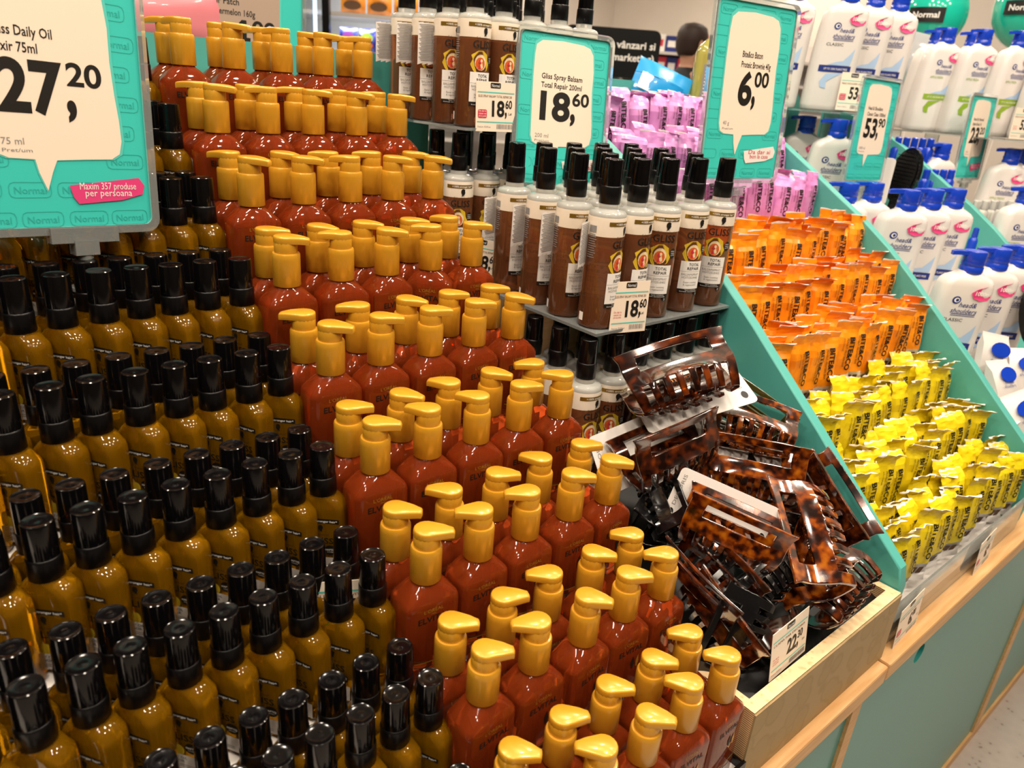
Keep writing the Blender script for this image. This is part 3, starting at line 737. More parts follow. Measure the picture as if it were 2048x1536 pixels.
def make_clip(m, card=True, seed=0):
    root = empty('hair_clip', (0, 0, 0), label='x', cat='hair clip', group=None)
    for sg in (1, -1):
        b = MB(); clip_jaw(b, m, sg); o = b.build('jaw', root, 30)
        mo = o.modifiers.new('bevel', 'BEVEL'); mo.width = .0009; mo.segments = 2; mo.limit_method = 'ANGLE'; mo.angle_limit = R(40)
    b = MB()
    pts = [(-.016+.032*k/60, -.006+.0042*math.cos(k*1.05), .0042*math.sin(k*1.05)) for k in range(61)]
    b.tube(pts, .0006, 'copper', 5); b.tube([(-.020, -.006, 0), (.020, -.006, 0)], .0013, 'steel', 6)
    b.build('spring', root)
    for sx in (-.018, .018):
        b = MB(); b.box(sx-.003, sx+.003, -.012, 0, -.020, .020, m); b.build('hinge', root)
    if card:
        b = MB(); sg = 1 if card == 1 else -1; P = rrect(*((-.078, .046) if sg > 0 else (-.046, .080)), -.034, .038, .006, 3)
        b.prism(P, -.0365, -.0358, 'white_paper'); FZ = Matrix.Rotation(R(-90), 4, 'X') @ Matrix.Translation((0, .0355, 0))
        FZ = Matrix(((0, 0, -1, 0), (1, 0, 0, 0), (0, -1, 0, 0), (0, 0, 0, 1)))   # print read along the short edge
        o_ = ell(0, 0, .0055, .0036, 14); b.add([(-.070*sg+q, -.020+p_, -.0355) for p_, q in o_], [tuple(range(14))], 'print_black')
        vs, fs, W, Hh = glyphs('DECORIS', 0); k = .040/W
        b.add([(-.070*sg+q*.0045*-1+.002, -.010+p_*k, -.0355) for p_, q in vs], fs, 'print_grey')
        b.rect(0, 0, 0, 0, 0, 'print_grey')
        b.build('backing_card', root, 0)
    return root
CLIPS = [  # end, end, roll about the long axis, material, card, label
 ((.640, .518, -.333), (.752, .458, -.294), -42, 'tortoise_dark', 2, 'tortoiseshell claw clip highest on the pile, its open frame level and facing up'),
 ((.604, .470, -.396), (.722, .452, -.375), 14, 'tortoise_dark', 1, 'dark tortoiseshell claw clip under the highest one, on a white card, teeth forward'),
 ((.722, .457, -.412), (.800, .360, -.418), -8, 'tortoise', 1, 'tortoiseshell claw clip with open window in the middle of the pile, card to its left'),
 ((.620, .396, -.420), (.676, .304, -.446), 12, 'tortoise', 1, 'tortoiseshell claw clip with big open frame, lying low in the centre of the tray'),
 ((.695, .262, -.484), (.772, .357, -.428), 18, 'tortoise', 0, 'tortoiseshell claw clip standing upright with its teeth showing, right of the big open frame'),
 ((.822, .372, -.408), (.812, .282, -.476), 20, 'tortoise_dark', 0, 'dark tortoiseshell claw clip leaning on the turquoise divider'),
 ((.765, .482, -.374), (.836, .400, -.396), -50, 'tortoise', 1, 'tortoiseshell claw clip behind, sloping down beside the highest clip'),
 ((.803, .488, -.360), (.842, .418, -.400), 30, 'clip_olive', 0, 'olive translucent claw clip at the back against the turquoise divider'),
 ((.714, .276, -.528), (.822, .280, -.503), -30, 'tortoise_dark', 0, 'brown claw clip with long teeth in the front corner beside the divider'),
 ((.606, .318, -.500), (.694, .318, -.476), -24, 'clip_black', 0, 'glossy black claw clip standing behind the 22,30 price tag'),
 ((.600, .384, -.452), (.604, .296, -.484), 50, 'tortoise_dark', 0, 'dark tortoiseshell claw clip on its side next to the gold pumps'),
 ((.606, .345, -.490), (.606, .285, -.525), 20, 'tortoise_dark', 0, 'nearly black tortoiseshell claw clip lowest at the near left of the tray'),
 ((.672, .476, -.430), (.628, .404, -.456), 10, 'clip_black', 0, 'black claw clip between two white cards, left of the middle'),
 ((.712, .412, -.464), (.758, .350, -.470), 10, 'clip_black', 0, 'black claw clip sunk in the middle, below the window clip'),
 ((.648, .330, -.502), (.716, .330, -.496), 30, 'clip_black', 0, 'black claw clip in front, under the big open frame'),
 ((.800, .440, -.450), (.770, .360, -.490), 0, 'clip_black', 0, 'black claw clip deep in the pile near the divider'),
 ((.588, .306, -.545), (.616, .306, -.490), 10, 'clip_black', 0, 'black claw clip standing on end at the near left corner of the tray'),
 ((.618, .310, -.538), (.700, .290, -.542), -12, 'tortoise_dark', 0, 'dark tortoiseshell claw clip lowest in front, directly behind the 22,30 tag'),
 ((.620, .440, -.470), (.690, .470, -.462), 0, 'clip_black', 0, 'black claw clip deep at the back left of the pile'),
]
cp = {}
for A, B_, roll, m, card, lab in CLIPS:
    key = (m, card)
    if key not in cp: cp[key] = make_clip(m, card); o = cp[key]
    else: o = dup(cp[key])
    A = Vector(A)+Vector((0, 0, Z0)); B_ = Vector(B_)+Vector((0, 0, Z0)); mid = (A+B_)/2
    X = (B_-A).normalized(); V = (Vector((0, 0, Z0))-mid).normalized(); Zv = (V - X*V.dot(X)).normalized()
    Zv = Matrix.Rotation(R(roll), 3, X) @ Zv; Yv = Zv.cross(X); sc = (B_-A).length/CLIPL
    sc = min(1.12, max(.86, sc))
    o.matrix_world = Matrix(((X.x*sc, Yv.x*sc, Zv.x*sc, mid.x), (X.y*sc, Yv.y*sc, Zv.y*sc, mid.y), (X.z*sc, Yv.z*sc, Zv.z*sc, mid.z), (0, 0, 0, 1)))
    o['label'] = lab; o['group'] = 'hair clips heaped in the tray'
price_tag((.648, .2560, Z0-.552), (R(-8), R(0), R(2)), '22', '30', 'CLAMA PAR DECORIS', 'price tag reading 22,30 behind the front edge of the plywood tray', W=.075, H=.056)
# ================================================================== neighbouring bays: shampoo and small things
def make_shampoo(accent, sub, cap_on=True):
    root = empty('shampoo_bottle', (0, 0, 0), label='x', cat='bottle', group='large white shampoo pump bottles')
    b = MB(); prof = [(0, .92, .86), (.003, .98, .96), (.012, 1, 1), (.06, 1, 1), (.12, .99, .98), (.170, .965, .95), (.196, .93, .93), (.204, .88, .90), (.210, .76, .84), (.2155, .58, .74), (.2195, .43, .64), (.223, .40, .62)]
    b.loft([[(x + (.010*(z/.22)**2), y, z) for x, y, _ in ring(.050*a, .0258*c_, 0, .72 if z < .212 else .9, 5)] for z, a, c_ in prof], 'white_plastic'); b.build('body', root, 50)
    xo = .010
    b = MB(); b.lathe([(.0192, .2190), (.0197, .2200), (.0195, .2300), (.0186, .2312), (.0184, .2328), (.0194, .2342), (.0194, .2390)], 'blue_plastic', 26, cx=xo, cap0=False); b.build('pump_collar', root, 50)
    b = MB(); b.lathe([(.0178, .2385), (.0186, .2420), (.0188, .2550), (.0176, .2580), (.010, .2592), (.0005, .2594)], 'blue_plastic', 24, cx=xo, cap0=False)
    b.loft([[(xo-.004, -.0115, z), (xo-.032, -.0085, z-.0012), (xo-.040, -.0045, z-.003), (xo-.040, .0045, z-.003), (xo-.032, .0085, z-.0012), (xo-.004, .0115, z)] for z in (.2510, .2580)], 'blue_plastic')
    b.build('pump_head', root, 50)
    b = MB(); y = 0
    def wp(p):
        z = p[2]; k = np.interp(z, [q[0] for q in prof], [q[2] for q in prof]); w_ = np.interp(z, [q[0] for q in prof], [q[1] for q in prof])*.050
        u = min(.98, abs(p[0])/w_); yy = -.0258*k*(1-max(0, (u-.55)/.45)**2.2*.55)
        return (p[0]+.010*(z/.22)**2, yy-.0006+p[1], z)
    b.flat(ell(-.016, .172, .0075, .0070, 18), 0, 'navy_print'); b.flat(ell(-.0155, .172, .0048, .0044, 16), -.0002, 'print_white'); b.flat(ell(-.0148, .172, .0028, .0028, 12), -.0004, 'navy_print')
    b.text('head&', .006, .1600, .0090, 0, 'navy_print', .030, slant=.25, bold=.006); b.text('shoulders', .002, .1490, .0085, 0, 'navy_print', .045, slant=.25, bold=.006)
    b.rect(-.018, .024, .1465, .1478, 0, 'navy_print', nx=4); b.rect(-.018, .024, .1435, .1446, 0, 'navy_print', nx=4)
    b.text(sub, -.012, .1330, .0060, 0, 'print_black' if accent == 'navy_print' else accent, .036)
    F = [(.004, .187), (.012, .194), (.024, .199), (.040, .203), (.040, .181), (.036, .176), (.022, .174), (.010, .178)]
    b.flat(F, -.0018, 'pink_print'); b.text('1000ml', .0240, .1835, .0075, -.0026, 'print_white', .026, bold=.02)
    b.rect(-.034, .034, .0800, .0935, -.0002, accent, nx=8); b.text('UP TO 100% FLAKE FREE', .002, .0845, .0045, -.0005, 'print_white', .050)
    W_ = [(-.018, .0945), (.000, .1010), (.014, .1040), (.026, .1180), (.033, .1290), (.032, .1080), (.030, .0945)]
    b.flat(W_, -.0003, 'light_blue_print')
    S_ = [(-.026, .060), (-.016, .076), (.004, .078), (.018, .079), (.002, .070), (-.012, .060), (-.010, .046), (-.022, .048)]
    b.flat(S_, -.0003, 'light_blue_print' if accent == 'navy_print' else 'green_print')
    b.warp(wp); b.build('front_print', root, 0)
    return root
sh = {'navy_print': make_shampoo('navy_print', 'CLASSIC'), 'green_print': make_shampoo('green_print', 'APPLE FRESH')}
fresh_s = dict(navy_print=True, green_print=True)
def put_shampoo(kind, loc, rz, label, lean=0):
    o = sh[kind] if fresh_s[kind] else dup(sh[kind]); fresh_s[kind] = False
    o.location = loc; o.rotation_euler = (R(lean), 0, R(rz)); o['label'] = label; return o
NUM = ['nearest', 'second', 'third', 'fourth']
for k in range(3): put_shampoo('navy_print', (1.482+.088*k, .470-.012*k, Z0-.478), -46, f"white shampoo pump bottle in the lowest row behind the divider, {ORD[k+1]} from the left")
for k in range(3): put_shampoo('navy_print', (1.545+.088*k, .634-.010*k, Z0-.398), -46, f"white shampoo pump bottle in the second row up behind the divider, {ORD[k+1]} from the left")
for k in range(2): put_shampoo('navy_print', (1.500+.088*k, .735-.010*k, Z0-.398), -46, f"white shampoo pump bottle behind the 53,90 sign, {ORD[k+1]} from the left")
for k in range(3): put_shampoo('navy_print', (1.700+.080*k, .928-.018*k, Z0-.012), -48, f"white shampoo pump bottle with pink flag on the far acrylic shelf, {ORD[k+1]} from the front")
put_shampoo('navy_print', (1.640, 1.020, Z0-.012), -48, 'white shampoo pump bottle half hidden by the right edge of the 6,00 sign')
for k in range(3): put_shampoo('navy_print', (1.668+.085*k-(.10 if k == 2 else 0), .872-.012*k+(.14 if k == 2 else 0), Z0-.285), -48, f"white shampoo pump bottle standing beneath the far acrylic shelf, {ORD[k+1]} from the front")
for k in range(4): put_shampoo('green_print', (2.262+.040*k, .935-.075*k, Z0-.0455), -34 if k < 2 else -24, f"white apple shampoo pump bottle on the farthest acrylic shelf, {ORD[k+1]} from the left")
for k in range(2): put_shampoo('green_print', (2.330+.05*k, .990-.075*k, Z0-.0455), -34, f"white apple shampoo pump bottle behind the front four on the farthest shelf, {ORD[k+1]} from left")
for k in range(3): put_shampoo('green_print', (2.250+.078*k, .696-.012*k, Z0-.3255), -46, f"white apple shampoo pump bottle under the farthest shelf, {ORD[k+1]} of the three with pink flags")
put_shampoo('navy_print', (2.085, .800, Z0-.325), -20, 'white shampoo pump bottle with blue eye mark behind the two hair brushes')
put_shampoo('green_print', (1.985, .560, Z0-.395), -35, 'white shampoo pump bottle cut by the right edge beside the blue caps')
shelf('acrylic_shelf', 1.655, 1.915, .880, 1.034, Z0-.0125, 'clear acrylic riser shelf under the white shampoo bottles beyond the 6,00 sign', [(1.905, 1.01, Z0-.285), (1.665, 1.01, Z0-.285)])
shelf('acrylic_shelf', 2.200, 2.480, .640, 1.00, Z0-.0465, 'clear acrylic riser shelf under the apple shampoo bottles', [(2.47, .98, Z0-.326), (2.21, .98, Z0-.326)])
stq = empty('shampoo_display_stand', (1.67, .26, TZ), label='white stepped stand under the white shampoo bottles', cat='display stand'); T = Matrix.Translation((-1.67, -.26, -TZ))
for x0, x1, y0, y1, z in ((1.416, 1.923, .30, .555, Z0-.4785), (1.416, 1.923, .556, .800, Z0-.3985), (1.416, 1.923, .801, 1.03, Z0-.2855)):
    b = MB(); b.T = T; b.box(x0, x1, y0, y1, TZ-.01, z, 'white_paper'); b.build('tread', stq, 0)
stq = empty('shampoo_display_stand', (2.3, .26, TZ), label='white stepped stand farthest along, under the apple shampoo bottles', cat='display stand'); T = Matrix.Translation((-2.3, -.26, -TZ))
for x0, x1, y0, y1, z in ((1.946, 2.65, .30, .66, Z0-.396), (1.946, 2.65, .661, 1.03, Z0-.326)):
    b = MB(); b.T = T; b.box(x0, x1, y0, y1, TZ-.01, z, 'white_paper'); b.build('tread', stq, 0)
price_tag((1.705, .868, Z0-.008), (R(-3), 0, R(-44)), '53', '90', 'HEAD SHOULDERS CLASSIC', 'price tag reading 53,90 at the foot of the front shampoo bottle', W=.058, H=.078, pink=True)
price_tag((2.300, .700, Z0-.045), (R(-3), 0, R(-30)), '53', '90', 'HEAD SHOULDERS APPLE', 'price tag reading 53,90 under the apple shampoo bottles', W=.060, H=.075)
price_sign((1.640, .772, Z0-.044), (R(-3), R(1), R(-5)), ['Head & Shoulders', 'Classic Clean 1000ml'], '53', '90', '1000 ml', 'narrow-looking teal price sign reading 53,90 in front of the shampoo', post=.12, W=.150, H=.213)
price_sign((2.214, .772, Z0-.050), (R(-3), R(0), R(-4)), ['Perie Par Normal', 'Nylon Brush 1b'], '23', '20', '1 buc', 'small far teal price sign reading 23,20 in front of apple shampoo', pink=(('Da dar ai', 'bon la casa'), 'pink'), post=.12, W=.150, H=.213)
# hair brush on its card, brush handle, tubes, blue bottles, loop, sachets
def brush(loc, rot, label, L=.115):
    root = empty('hair_brush', loc, label=label, cat='hair brush'); root.rotation_euler = rot
    b = MB(); b.plate(ell(0, L*.55, .034, L*.5, 22), 0, .012, 'black_gloss'); b.plate([(-.009, -.06), (.009, -.06), (.011, .01), (-.011, .01)], .002, .012, 'black_gloss'); b.build('paddle', root)
    b = MB(); b.plate(ell(0, L*.55, .028, L*.43, 20), -.004, 0, 'black_satin'); b.build('cushion', root)
    b = MB()
    for i in range(-4, 5):
        for k in range(13):
            x = i*.0058+(.003 if k % 2 else 0); z = L*(.16+.065*k)
            if (x/.026)**2+((z-L*.55)/(L*.41))**2 > 1: continue
            b.tube([(x, -.003, z), (x*1.15, -.024, z+.002)], .0009, 'black_satin', 4)
    o = b.build('bristles', root, 0); o['kind'] = 'stuff'
    return root
brush((1.822, .770, Z0-.205), (R(-6), R(4), R(-95)), 'black paddle brush with bristles facing sideways, behind the 53,90 sign', .125)
brush((1.935, .735, Z0-.245), (R(-10), R(-24), R(-60)), 'second black paddle brush, lower and tilted, next to the blue packs', .10)
brush((1.612, .352, Z0-.395), (R(-30), R(14), R(-30)), 'long black brush leaning at the right edge beside the lowest shampoo row', .125)
b = MB(); b.prism(rrect(-.036, .036, 0, .100, .006, 3), -.012, .012, 'white_plastic', T=Matrix.Rotation(R(90), 4, 'X')); o = b.build('white_box', None); o.location = (1.762, .800, Z0-.20); o.rotation_euler = (0, 0, R(-60)); tag(o, 'white carton edge standing between the 53,90 sign and the paddle brush', 'box')
def small_bottle(loc, kind, label, grp):
    root = empty('small_bottle', loc, label=label, cat='bottle', group=grp)
    b = MB(); b.loft([ring(.014*a, .010*a, z, .8, 3) for z, a in ((0, .9), (.003, 1), (.055, 1), (.060, .8), (.063, .5))], 'blue_plastic' if kind == 'blue' else 'clear_plastic'); b.build('body', root)
    b = MB(); b.lathe([(.008, .062), (.0085, .064), (.008, .082), (.006, .084)], 'blue_plastic' if kind == 'blue' else 'clear_plastic', 14); b.build('cap', root)
    b = MB(); b.text('hair repair', 0, .030, .006, -.0103, 'light_blue_print', .022); b.build('front_print', root, 0)
    return root
for k in range(5): small_bottle((1.965+.030*k, .640-.008*k, Z0-.262), 'clear', f"small clear capped tube behind the blue ones, {ORD[k+1]} from the left", 'small clear tubes beside the shampoo')
for k in range(5): small_bottle((1.930+.030*k, .612-.008*k, Z0-.318), 'blue', f"small blue bottle below the clear tubes, {ORD[k+1]} from the left", 'small blue bottles beside the shampoo')
for k in range(5): small_bottle((1.935+.032*k, .842-.006*k, Z0-.142), 'blue', f"small blue bottle behind the paddle brush, {ORD[k+1]} from the left", 'small blue bottles behind the brush')
for k in range(4): small_bottle((1.905+.032*k, .745-.006*k, Z0-.205), 'blue', f"small blue bottle between the two brushes, {ORD[k+1]} from the left", 'small blue bottles between the brushes')
b = MB(); b.tube([(-.03, 0, 0), (-.024, 0, .035), (-.004, 0, .046), (.018, 0, .034), (.026, 0, 0), (.024, 0, -.04)], .0045, 'kraft', 10); o = b.build('wire_handle', None); o.location = (1.735, .478, Z0-.285); o.rotation_euler = (0, 0, R(-40)); tag(o, 'beige loop handle sticking up at the right edge behind the blue pumps', 'handle')
for k, (x, y, z, rz, tl) in enumerate(((1.505, .385, -.462, -30, 20), (1.475, .335, -.490, -15, 34), (1.545, .330, -.480, -50, 26), (1.46, .285, -.53, -20, 30))):
    root = empty('shampoo_sachet', (x, y, Z0+z+.022), label=f"small white and blue shampoo sachet lying at the right edge, {ORD[k+1]} from the top", cat='sachet', group='shampoo sachets at the right edge'); root.rotation_euler = (R(-tl), R(10-8*k), R(rz))
    b = MB(); b.loft([[(x_, yy*.012*s_, z_) for x_, yy in ((-.03, -.6), (0, -1), (.03, -.6), (.03, .6), (0, 1), (-.03, .6))] for z_, s_ in ((0, .06), (.008, .1), (.02, 1), (.06, 1), (.075, .15), (.082, .06))], 'white_plastic'); b.build('pouch', root, 60)
    b = MB(); b.flat(ell(.004, .052, .022, .014, 16), -.0135, 'blue_plastic'); b.text('head&', 0, .036, .006, -.0138, 'navy_print', .024); b.text('shoulders', 0, .029, .006, -.0138, 'navy_print', .032); b.build('front_print', root, 0)
# teal balloons with a black band
for k, (loc, r_, lab) in enumerate((((2.965, 1.28, Z0+.318), .106, 'teal balloon with a black band reading Normal above the shampoo'), ((3.33, 1.10, Z0+.375), .125, 'second teal balloon cut by the top right corner'))):
    root = empty('balloon', loc, label=lab, cat='balloon')
    b = MB(); b.lathe([(max(.001, r_*math.sin(math.pi*q/16)*(1-.10*(q < 6)*(6-q)/6)), -r_*1.12*math.cos(math.pi*q/16)) for q in range(17)], 'teal_panel', 28); o = b.build('skin', root, 180)
    o.data.materials[0] = M['sign_teal_gloss'] if 'sign_teal_gloss' in M else mat('sign_teal_gloss', '1cc0a6', rough=.12, coat=.6)
    b = MB(); b.lathe([(.012, -r_*1.19), (.004, -r_*1.12), (.004, -r_*1.10)], 'teal_panel', 12); b.build('knot', root)
    b = MB(); a0 = math.atan2(-loc[1], -loc[0])
    def wb(p): return ((r_+.001-p[1])*math.cos(a0-.25+p[0]/r_), (r_+.001-p[1])*math.sin(a0-.25+p[0]/r_), p[2])
    b.rect(-.06, .06, -.032, .014, 0, 'print_black', nx=10); b.text('Normal', 0, -.018, .019, -.0008, 'print_white', .085, bold=.02); b.warp(wb); b.build('band', root, 0)
    b = MB(); b.tube([(0, 0, -r_*1.19), (.01, 0, -r_*1.19-.25), (-.005, 0, -r_*1.19-.6)], .0012, 'print_white', 5); b.build('string', root)

# ================================================================== other side of the island
def pouch(loc, rot, W, H, m, label, cat='bag', prints=(), thick=.02, grp=None):
    root = empty('snack_bag', loc, label=label, cat=cat, group=grp); root.rotation_euler = rot
    b = MB(); n = 9; zs = [0, .006, .03*1, H*.3, H*.5, H*.7, H-.03, H-.008, H]; r = random.Random(int(W*1e4))
    rings = []
    for z in zs:
        k = min(1, min(z, H-z)/(H*.35)); t = .0008+thick*k**.7
        fr = [((-1+2*i/(n-1))*W/2, -t*(1-abs(-1+2*i/(n-1))**3)-.0006+r.uniform(-.0012, .0012), z) for i in range(n)]
        bk = [(x, -y, z) for x, y, z in fr[1:-1]][::-1]
        rings.append(fr+bk)
    b.loft(rings, m); b.build('wrapper', root, 50)
    if prints:
        b = MB()
        for q in prints: q(b, -thick-.003)
        b.build('front_print', root, 0)
    return root
mat('pink_bag', 'e0828a', rough=.3, coat=.4); mat('blue_bag', '1f96d8', rough=.25, coat=.5); mat('navy_bag', '2a2f78', rough=.25, coat=.5); mat('orange_bag', 'c8781e', rough=.3, coat=.4); mat('clear_bag', 'dfe4e8', rough=.1, trans=.6)
mat('lemon_liquid', 'd8cc6a', rough=.06, trans=.5, coat=.5)
mat('purple_print', '9a3fa0'); mat('lime_print', 'a8c83a')
pouch((.325, 1.515, Z0+.046), (R(-10), R(86), R(-35)), .100, .22, 'pink_bag', 'pink sweet bag lying behind the turquoise board at the upper left', prints=[lambda b, y: b.rect(-.046, .046, .0, .010, y+.017, 'white_paper')])
root = price_sign((.548, 1.410, Z0+.026), (0, R(2), R(-24)), ['Sour Patch', 'Watermelon 160g'], '14', '00', '160 g', 'cream price sign, shade in its colour, reading Sour Patch Watermelon behind the board', post=.10, W=.225, H=.30, pattern=False, bubble_white='shaded_cream_sign' if 'shaded_cream_sign' in M else (mat('shaded_cream_sign', 'b49a88', rough=.6) and 'shaded_cream_sign'))  # cream sheet seen unlit: its shade is put into the bubble colour
pouch((1.180, .995, Z0-.040), (R(-14), R(19), R(-38)), .112, .090, 'blue_bag', 'bright blue bag behind the pink protein bars', prints=[lambda b, y: b.rect(-.046, -.022, .030, .060, y+.004, 'print_white')])
root = empty('soap_bottle', (1.288, .944, Z0-.095), label='pale yellow bottle with grey label left of the 6,00 sign', cat='bottle'); root.rotation_euler = (0, 0, R(-40))
b = MB(); b.loft([ring(.036*a, .022*a, z, .6, 3) for z, a in ((0, .92), (.004, 1), (.165, 1), (.182, .86), (.194, .52), (.198, .36))], 'lemon_liquid'); b.build('body', root, 50)
b = MB(); b.lathe([(.013, .198), (.014, .200), (.014, .222), (.012, .224)], 'clear_plastic', 18); b.build('cap', root)
b = MB(); b.rect(-.022, .022, .070, .150, -.0226, 'print_grey'); [b.rect(-.018, .018, .142-.006*k, .1435-.006*k, -.0229, 'print_white') for k in range(11)]; b.build('front_label', root, 0)
pouch((2.42, 1.08, Z0+.06), (R(-10), R(10), R(-50)), .16, .16, 'clear_bag', 'crumpled clear plastic bag between the shampoo shelves')

# ================================================================== the shop around
def struct(name, b, smooth=0): o = b.build(name, None, smooth); o['kind'] = 'structure'; return o
X0, X1, Y0, Y1 = -2.6, 7.6, -2.6, 7.2
b = MB(); b.box(X0, X1, Y0, Y1, -.05, 0, 'terrazzo'); struct('floor', b)
b = MB(); b.box(X0, X1, Y0, Y1, CEIL, CEIL+.05, 'ceiling_paint'); struct('ceiling', b)
b = MB(); b.box(X0, X1, Y1, Y1+.05, 0, CEIL, 'wall_paint'); struct('wall_back', b)
b = MB(); b.box(X1, X1+.05, Y0, Y1, 0, CEIL, 'wall_paint'); struct('wall_right', b)
b = MB(); b.box(X0-.05, X0, Y0, Y1, 0, CEIL, 'dark_shop'); struct('wall_left', b)
b = MB(); b.box(X0, X1, Y0-.05, Y0, 0, CEIL, 'dark_shop'); struct('wall_front', b)
mat('lamp_glow', 'fff0dc', emit=14)
for k, (x, y) in enumerate(((4.75, 3.95), (4.25, 3.25), (5.4, 3.0))):
    root = empty('ceiling_spot', (x, y, CEIL), label=f"round ceiling spotlight at the top of the picture, {ORD[k+1]} from the left", cat='lamp')
    b = MB(); b.lathe([(.085, -.001), (.085, -.05), (.070, -.05), (.068, -.02)], 'white_plastic', 24, cap0=True, cap1=False); b.build('housing', root)
    b = MB(); b.lathe([(.066, -.022), (.066, -.030)], 'lamp_glow', 20); b.build('lens', root)
# cooler cabinet with bagged sweets
CM = Matrix.Translation((2.10, 3.62, 0)) @ Matrix.Rotation(R(-41), 4, 'Z')
ck = empty('drinks_cooler', (2.10, 3.62, 0), R(-41), 'black framed cooler cabinet with shelves of sweet bags, behind the gold pumps', 'cooler')
W2, D2 = 1.05, .55
mat('cool_strip', 'bfe0ff', emit=2.2)
for nm, bx, m in (('side_panel', (-W2/2, -W2/2+.03, 0, D2, 0, 2.0), 'black_satin'), ('side_panel', (W2/2-.03, W2/2, 0, D2, 0, 2.0), 'black_satin'), ('back_panel', (-W2/2+.03, W2/2-.03, D2-.02, D2, 0, 2.0), 'white_paper'), ('top_panel', (-W2/2, W2/2, 0, D2, 2.0, 2.03), 'black_satin'),
                  ('door_post', (-.26, -.225, -.02, .02, 0, 2.0), 'black_satin')):
    b = MB(); b.box(*bx, m); b.build(nm, ck, 0)
b = MB(); b.box(-.305, -.290, -.012, .0, .3, 1.95, 'cool_strip'); b.build('light_strip', ck, 0)
for z in (Z0+.228, Z0+.408): l_ = area('cooler_lamp', CM @ Vector((.1, .09, z)), .75, 3.2, (.85, .93, 1), .03, (R(25), 0, R(-41)))
for z in (.45, .75, 1.05, Z0+.055, Z0+.235, Z0+.415): b = MB(); b.box(-W2/2+.03, W2/2-.03, .03, D2-.02, z, z+.018, 'white_plastic'); b.build('shelf', ck, 0)
cols = ('purple_print', 'lime_print', 'pink_print', 'red_print', 'fruit_orange', 'light_blue_print', 'pink_print')
for k in range(7):
    p = CM @ Vector((-.155+.098*k, .10, Z0+.0745)); c1, c2 = cols[k], cols[(k+3) % 7]
    pouch(p, (R(-8), 0, R(-41)+R(rnd.uniform(-6, 6))), .092, .115, 'navy_bag', f"navy sweet bag with bright print in the cooler, {ORD[k+1]} from the left", thick=.018, grp='navy sweet bags in the cooler',
          prints=[lambda b, y, c1=c1: b.flat(ell(0, .068, .032, .024, 12), y, c1), lambda b, y, c2=c2: b.flat(ell(.004, .032, .030, .018, 12), y, c2)])
for k in range(5):
    p = CM @ Vector((-.13+.135*k, .10, Z0+.2535)); pouch(p, (R(-6), 0, R(-41)+R(rnd.uniform(-5, 5))), .125, .13, 'orange_bag', f"orange snack bag on the upper cooler shelf, {ORD[k+1]} from the left", thick=.022, grp='orange snack bags in the cooler',
          prints=[lambda b, y: b.flat(ell(0, .035, .045, .022, 12), y, 'print_brown')])
for k in range(5):
    p = CM @ Vector((-.10+.125*k, .10, Z0-.095)); pouch(p, (R(-6), 0, R(-41)), .11, .14, 'red_bag' if 'red_bag' in M else (mat('red_bag', 'a01828', rough=.3, coat=.4) and 'red_bag'), f"red bag low in the cooler, {ORD[k+1]} from the left", thick=.02, grp='red bags in the cooler')
for k in range(4):
    p = CM @ Vector((-.455+.05*(k % 2), .08, (Z0+.0735, Z0+.0735, Z0+.2535, Z0+.2535)[k])); b = MB(); b.lathe([(.02, 0), (.022, .004), (.022, .09), (.010, .112), (.010, .13)], ('green_print', 'blue_plastic', 'blue_plastic', 'green_print')[k], 14); o = b.build('drink_bottle', None); o.location = p
    tag(o, f"{('green', 'blue', 'blue', 'green')[k]} drink bottle behind the light strip, {('lower', 'lower', 'upper', 'upper')[k]} shelf", 'bottle')
# black hanging sign, shelving with coloured boxes, shopper
root = empty('marketing_sign', (2.62, 2.40, Z0+.075), R(-44), 'black rounded sign with white handwritten words behind the hair sprays', 'sign')
b = MB(); b.plate(rrect(-.26, .155, -.03, .165, .03, 4), -.006, .006, 'black_satin'); b.build('panel', root, 0)
b = MB(); b.text('scopuri de vânzari si', .135, .088, .030, -.007, 'print_white', .37, 'R', .02); b.text('scopuri de marketing)', .135, .038, .030, -.007, 'print_white', .37, 'R', .02); b.build('lettering', root, 0)
b = MB(); b.tube([(0, 0, -.03), (0, 0, -1.44)], .012, 'steel', 10); b.build('pole', root)
gs = empty('store_shelving', (4.75, 4.05, 0), R(-46), 'white wall shelving with coloured boxes beyond the shopper', 'shelving'); GM = Matrix.Translation((4.75, 4.05, 0)) @ Matrix.Rotation(R(-46), 4, 'Z')
b = MB(); b.box(-1.6, 1.6, .40, .43, 0, Z0+.415, 'white_plastic'); b.build('back_panel', gs, 0)
GZ = (.5, .9, Z0-.10, Z0+.10, Z0+.265)
for z in GZ: b = MB(); b.box(-1.6, 1.6, 0, .40, z, z+.02, 'white_plastic'); b.build('shelf', gs, 0)
BC = {2: ('fruit_yellow', 'orange_bag', 'fruit_yellow', 'print_brown'), 3: ('red_print', 'red_print', 'navy_print', 'red_print'), 4: ('red_print', 'print_white', 'navy_print', 'red_print'), 5: ('light_blue_print', 'print_white', 'fruit_yellow', 'navy_print')}
NMC = {'fruit_yellow': 'yellow', 'orange_bag': 'orange', 'print_brown': 'brown', 'red_print': 'red', 'navy_print': 'navy', 'print_white': 'white', 'light_blue_print': 'pale blue'}
def inwin(p):                                 # only the stretch of shelving the gaps of the display leave in view
    d = p - Vector((0, 0, Z0)); z = d.dot(FW); u = 1024+F_PX*d.dot(CR)/z; v = 768-F_PX*d.dot(CU)/z
    return 1185 < u < 1450 and -10 < v < 175
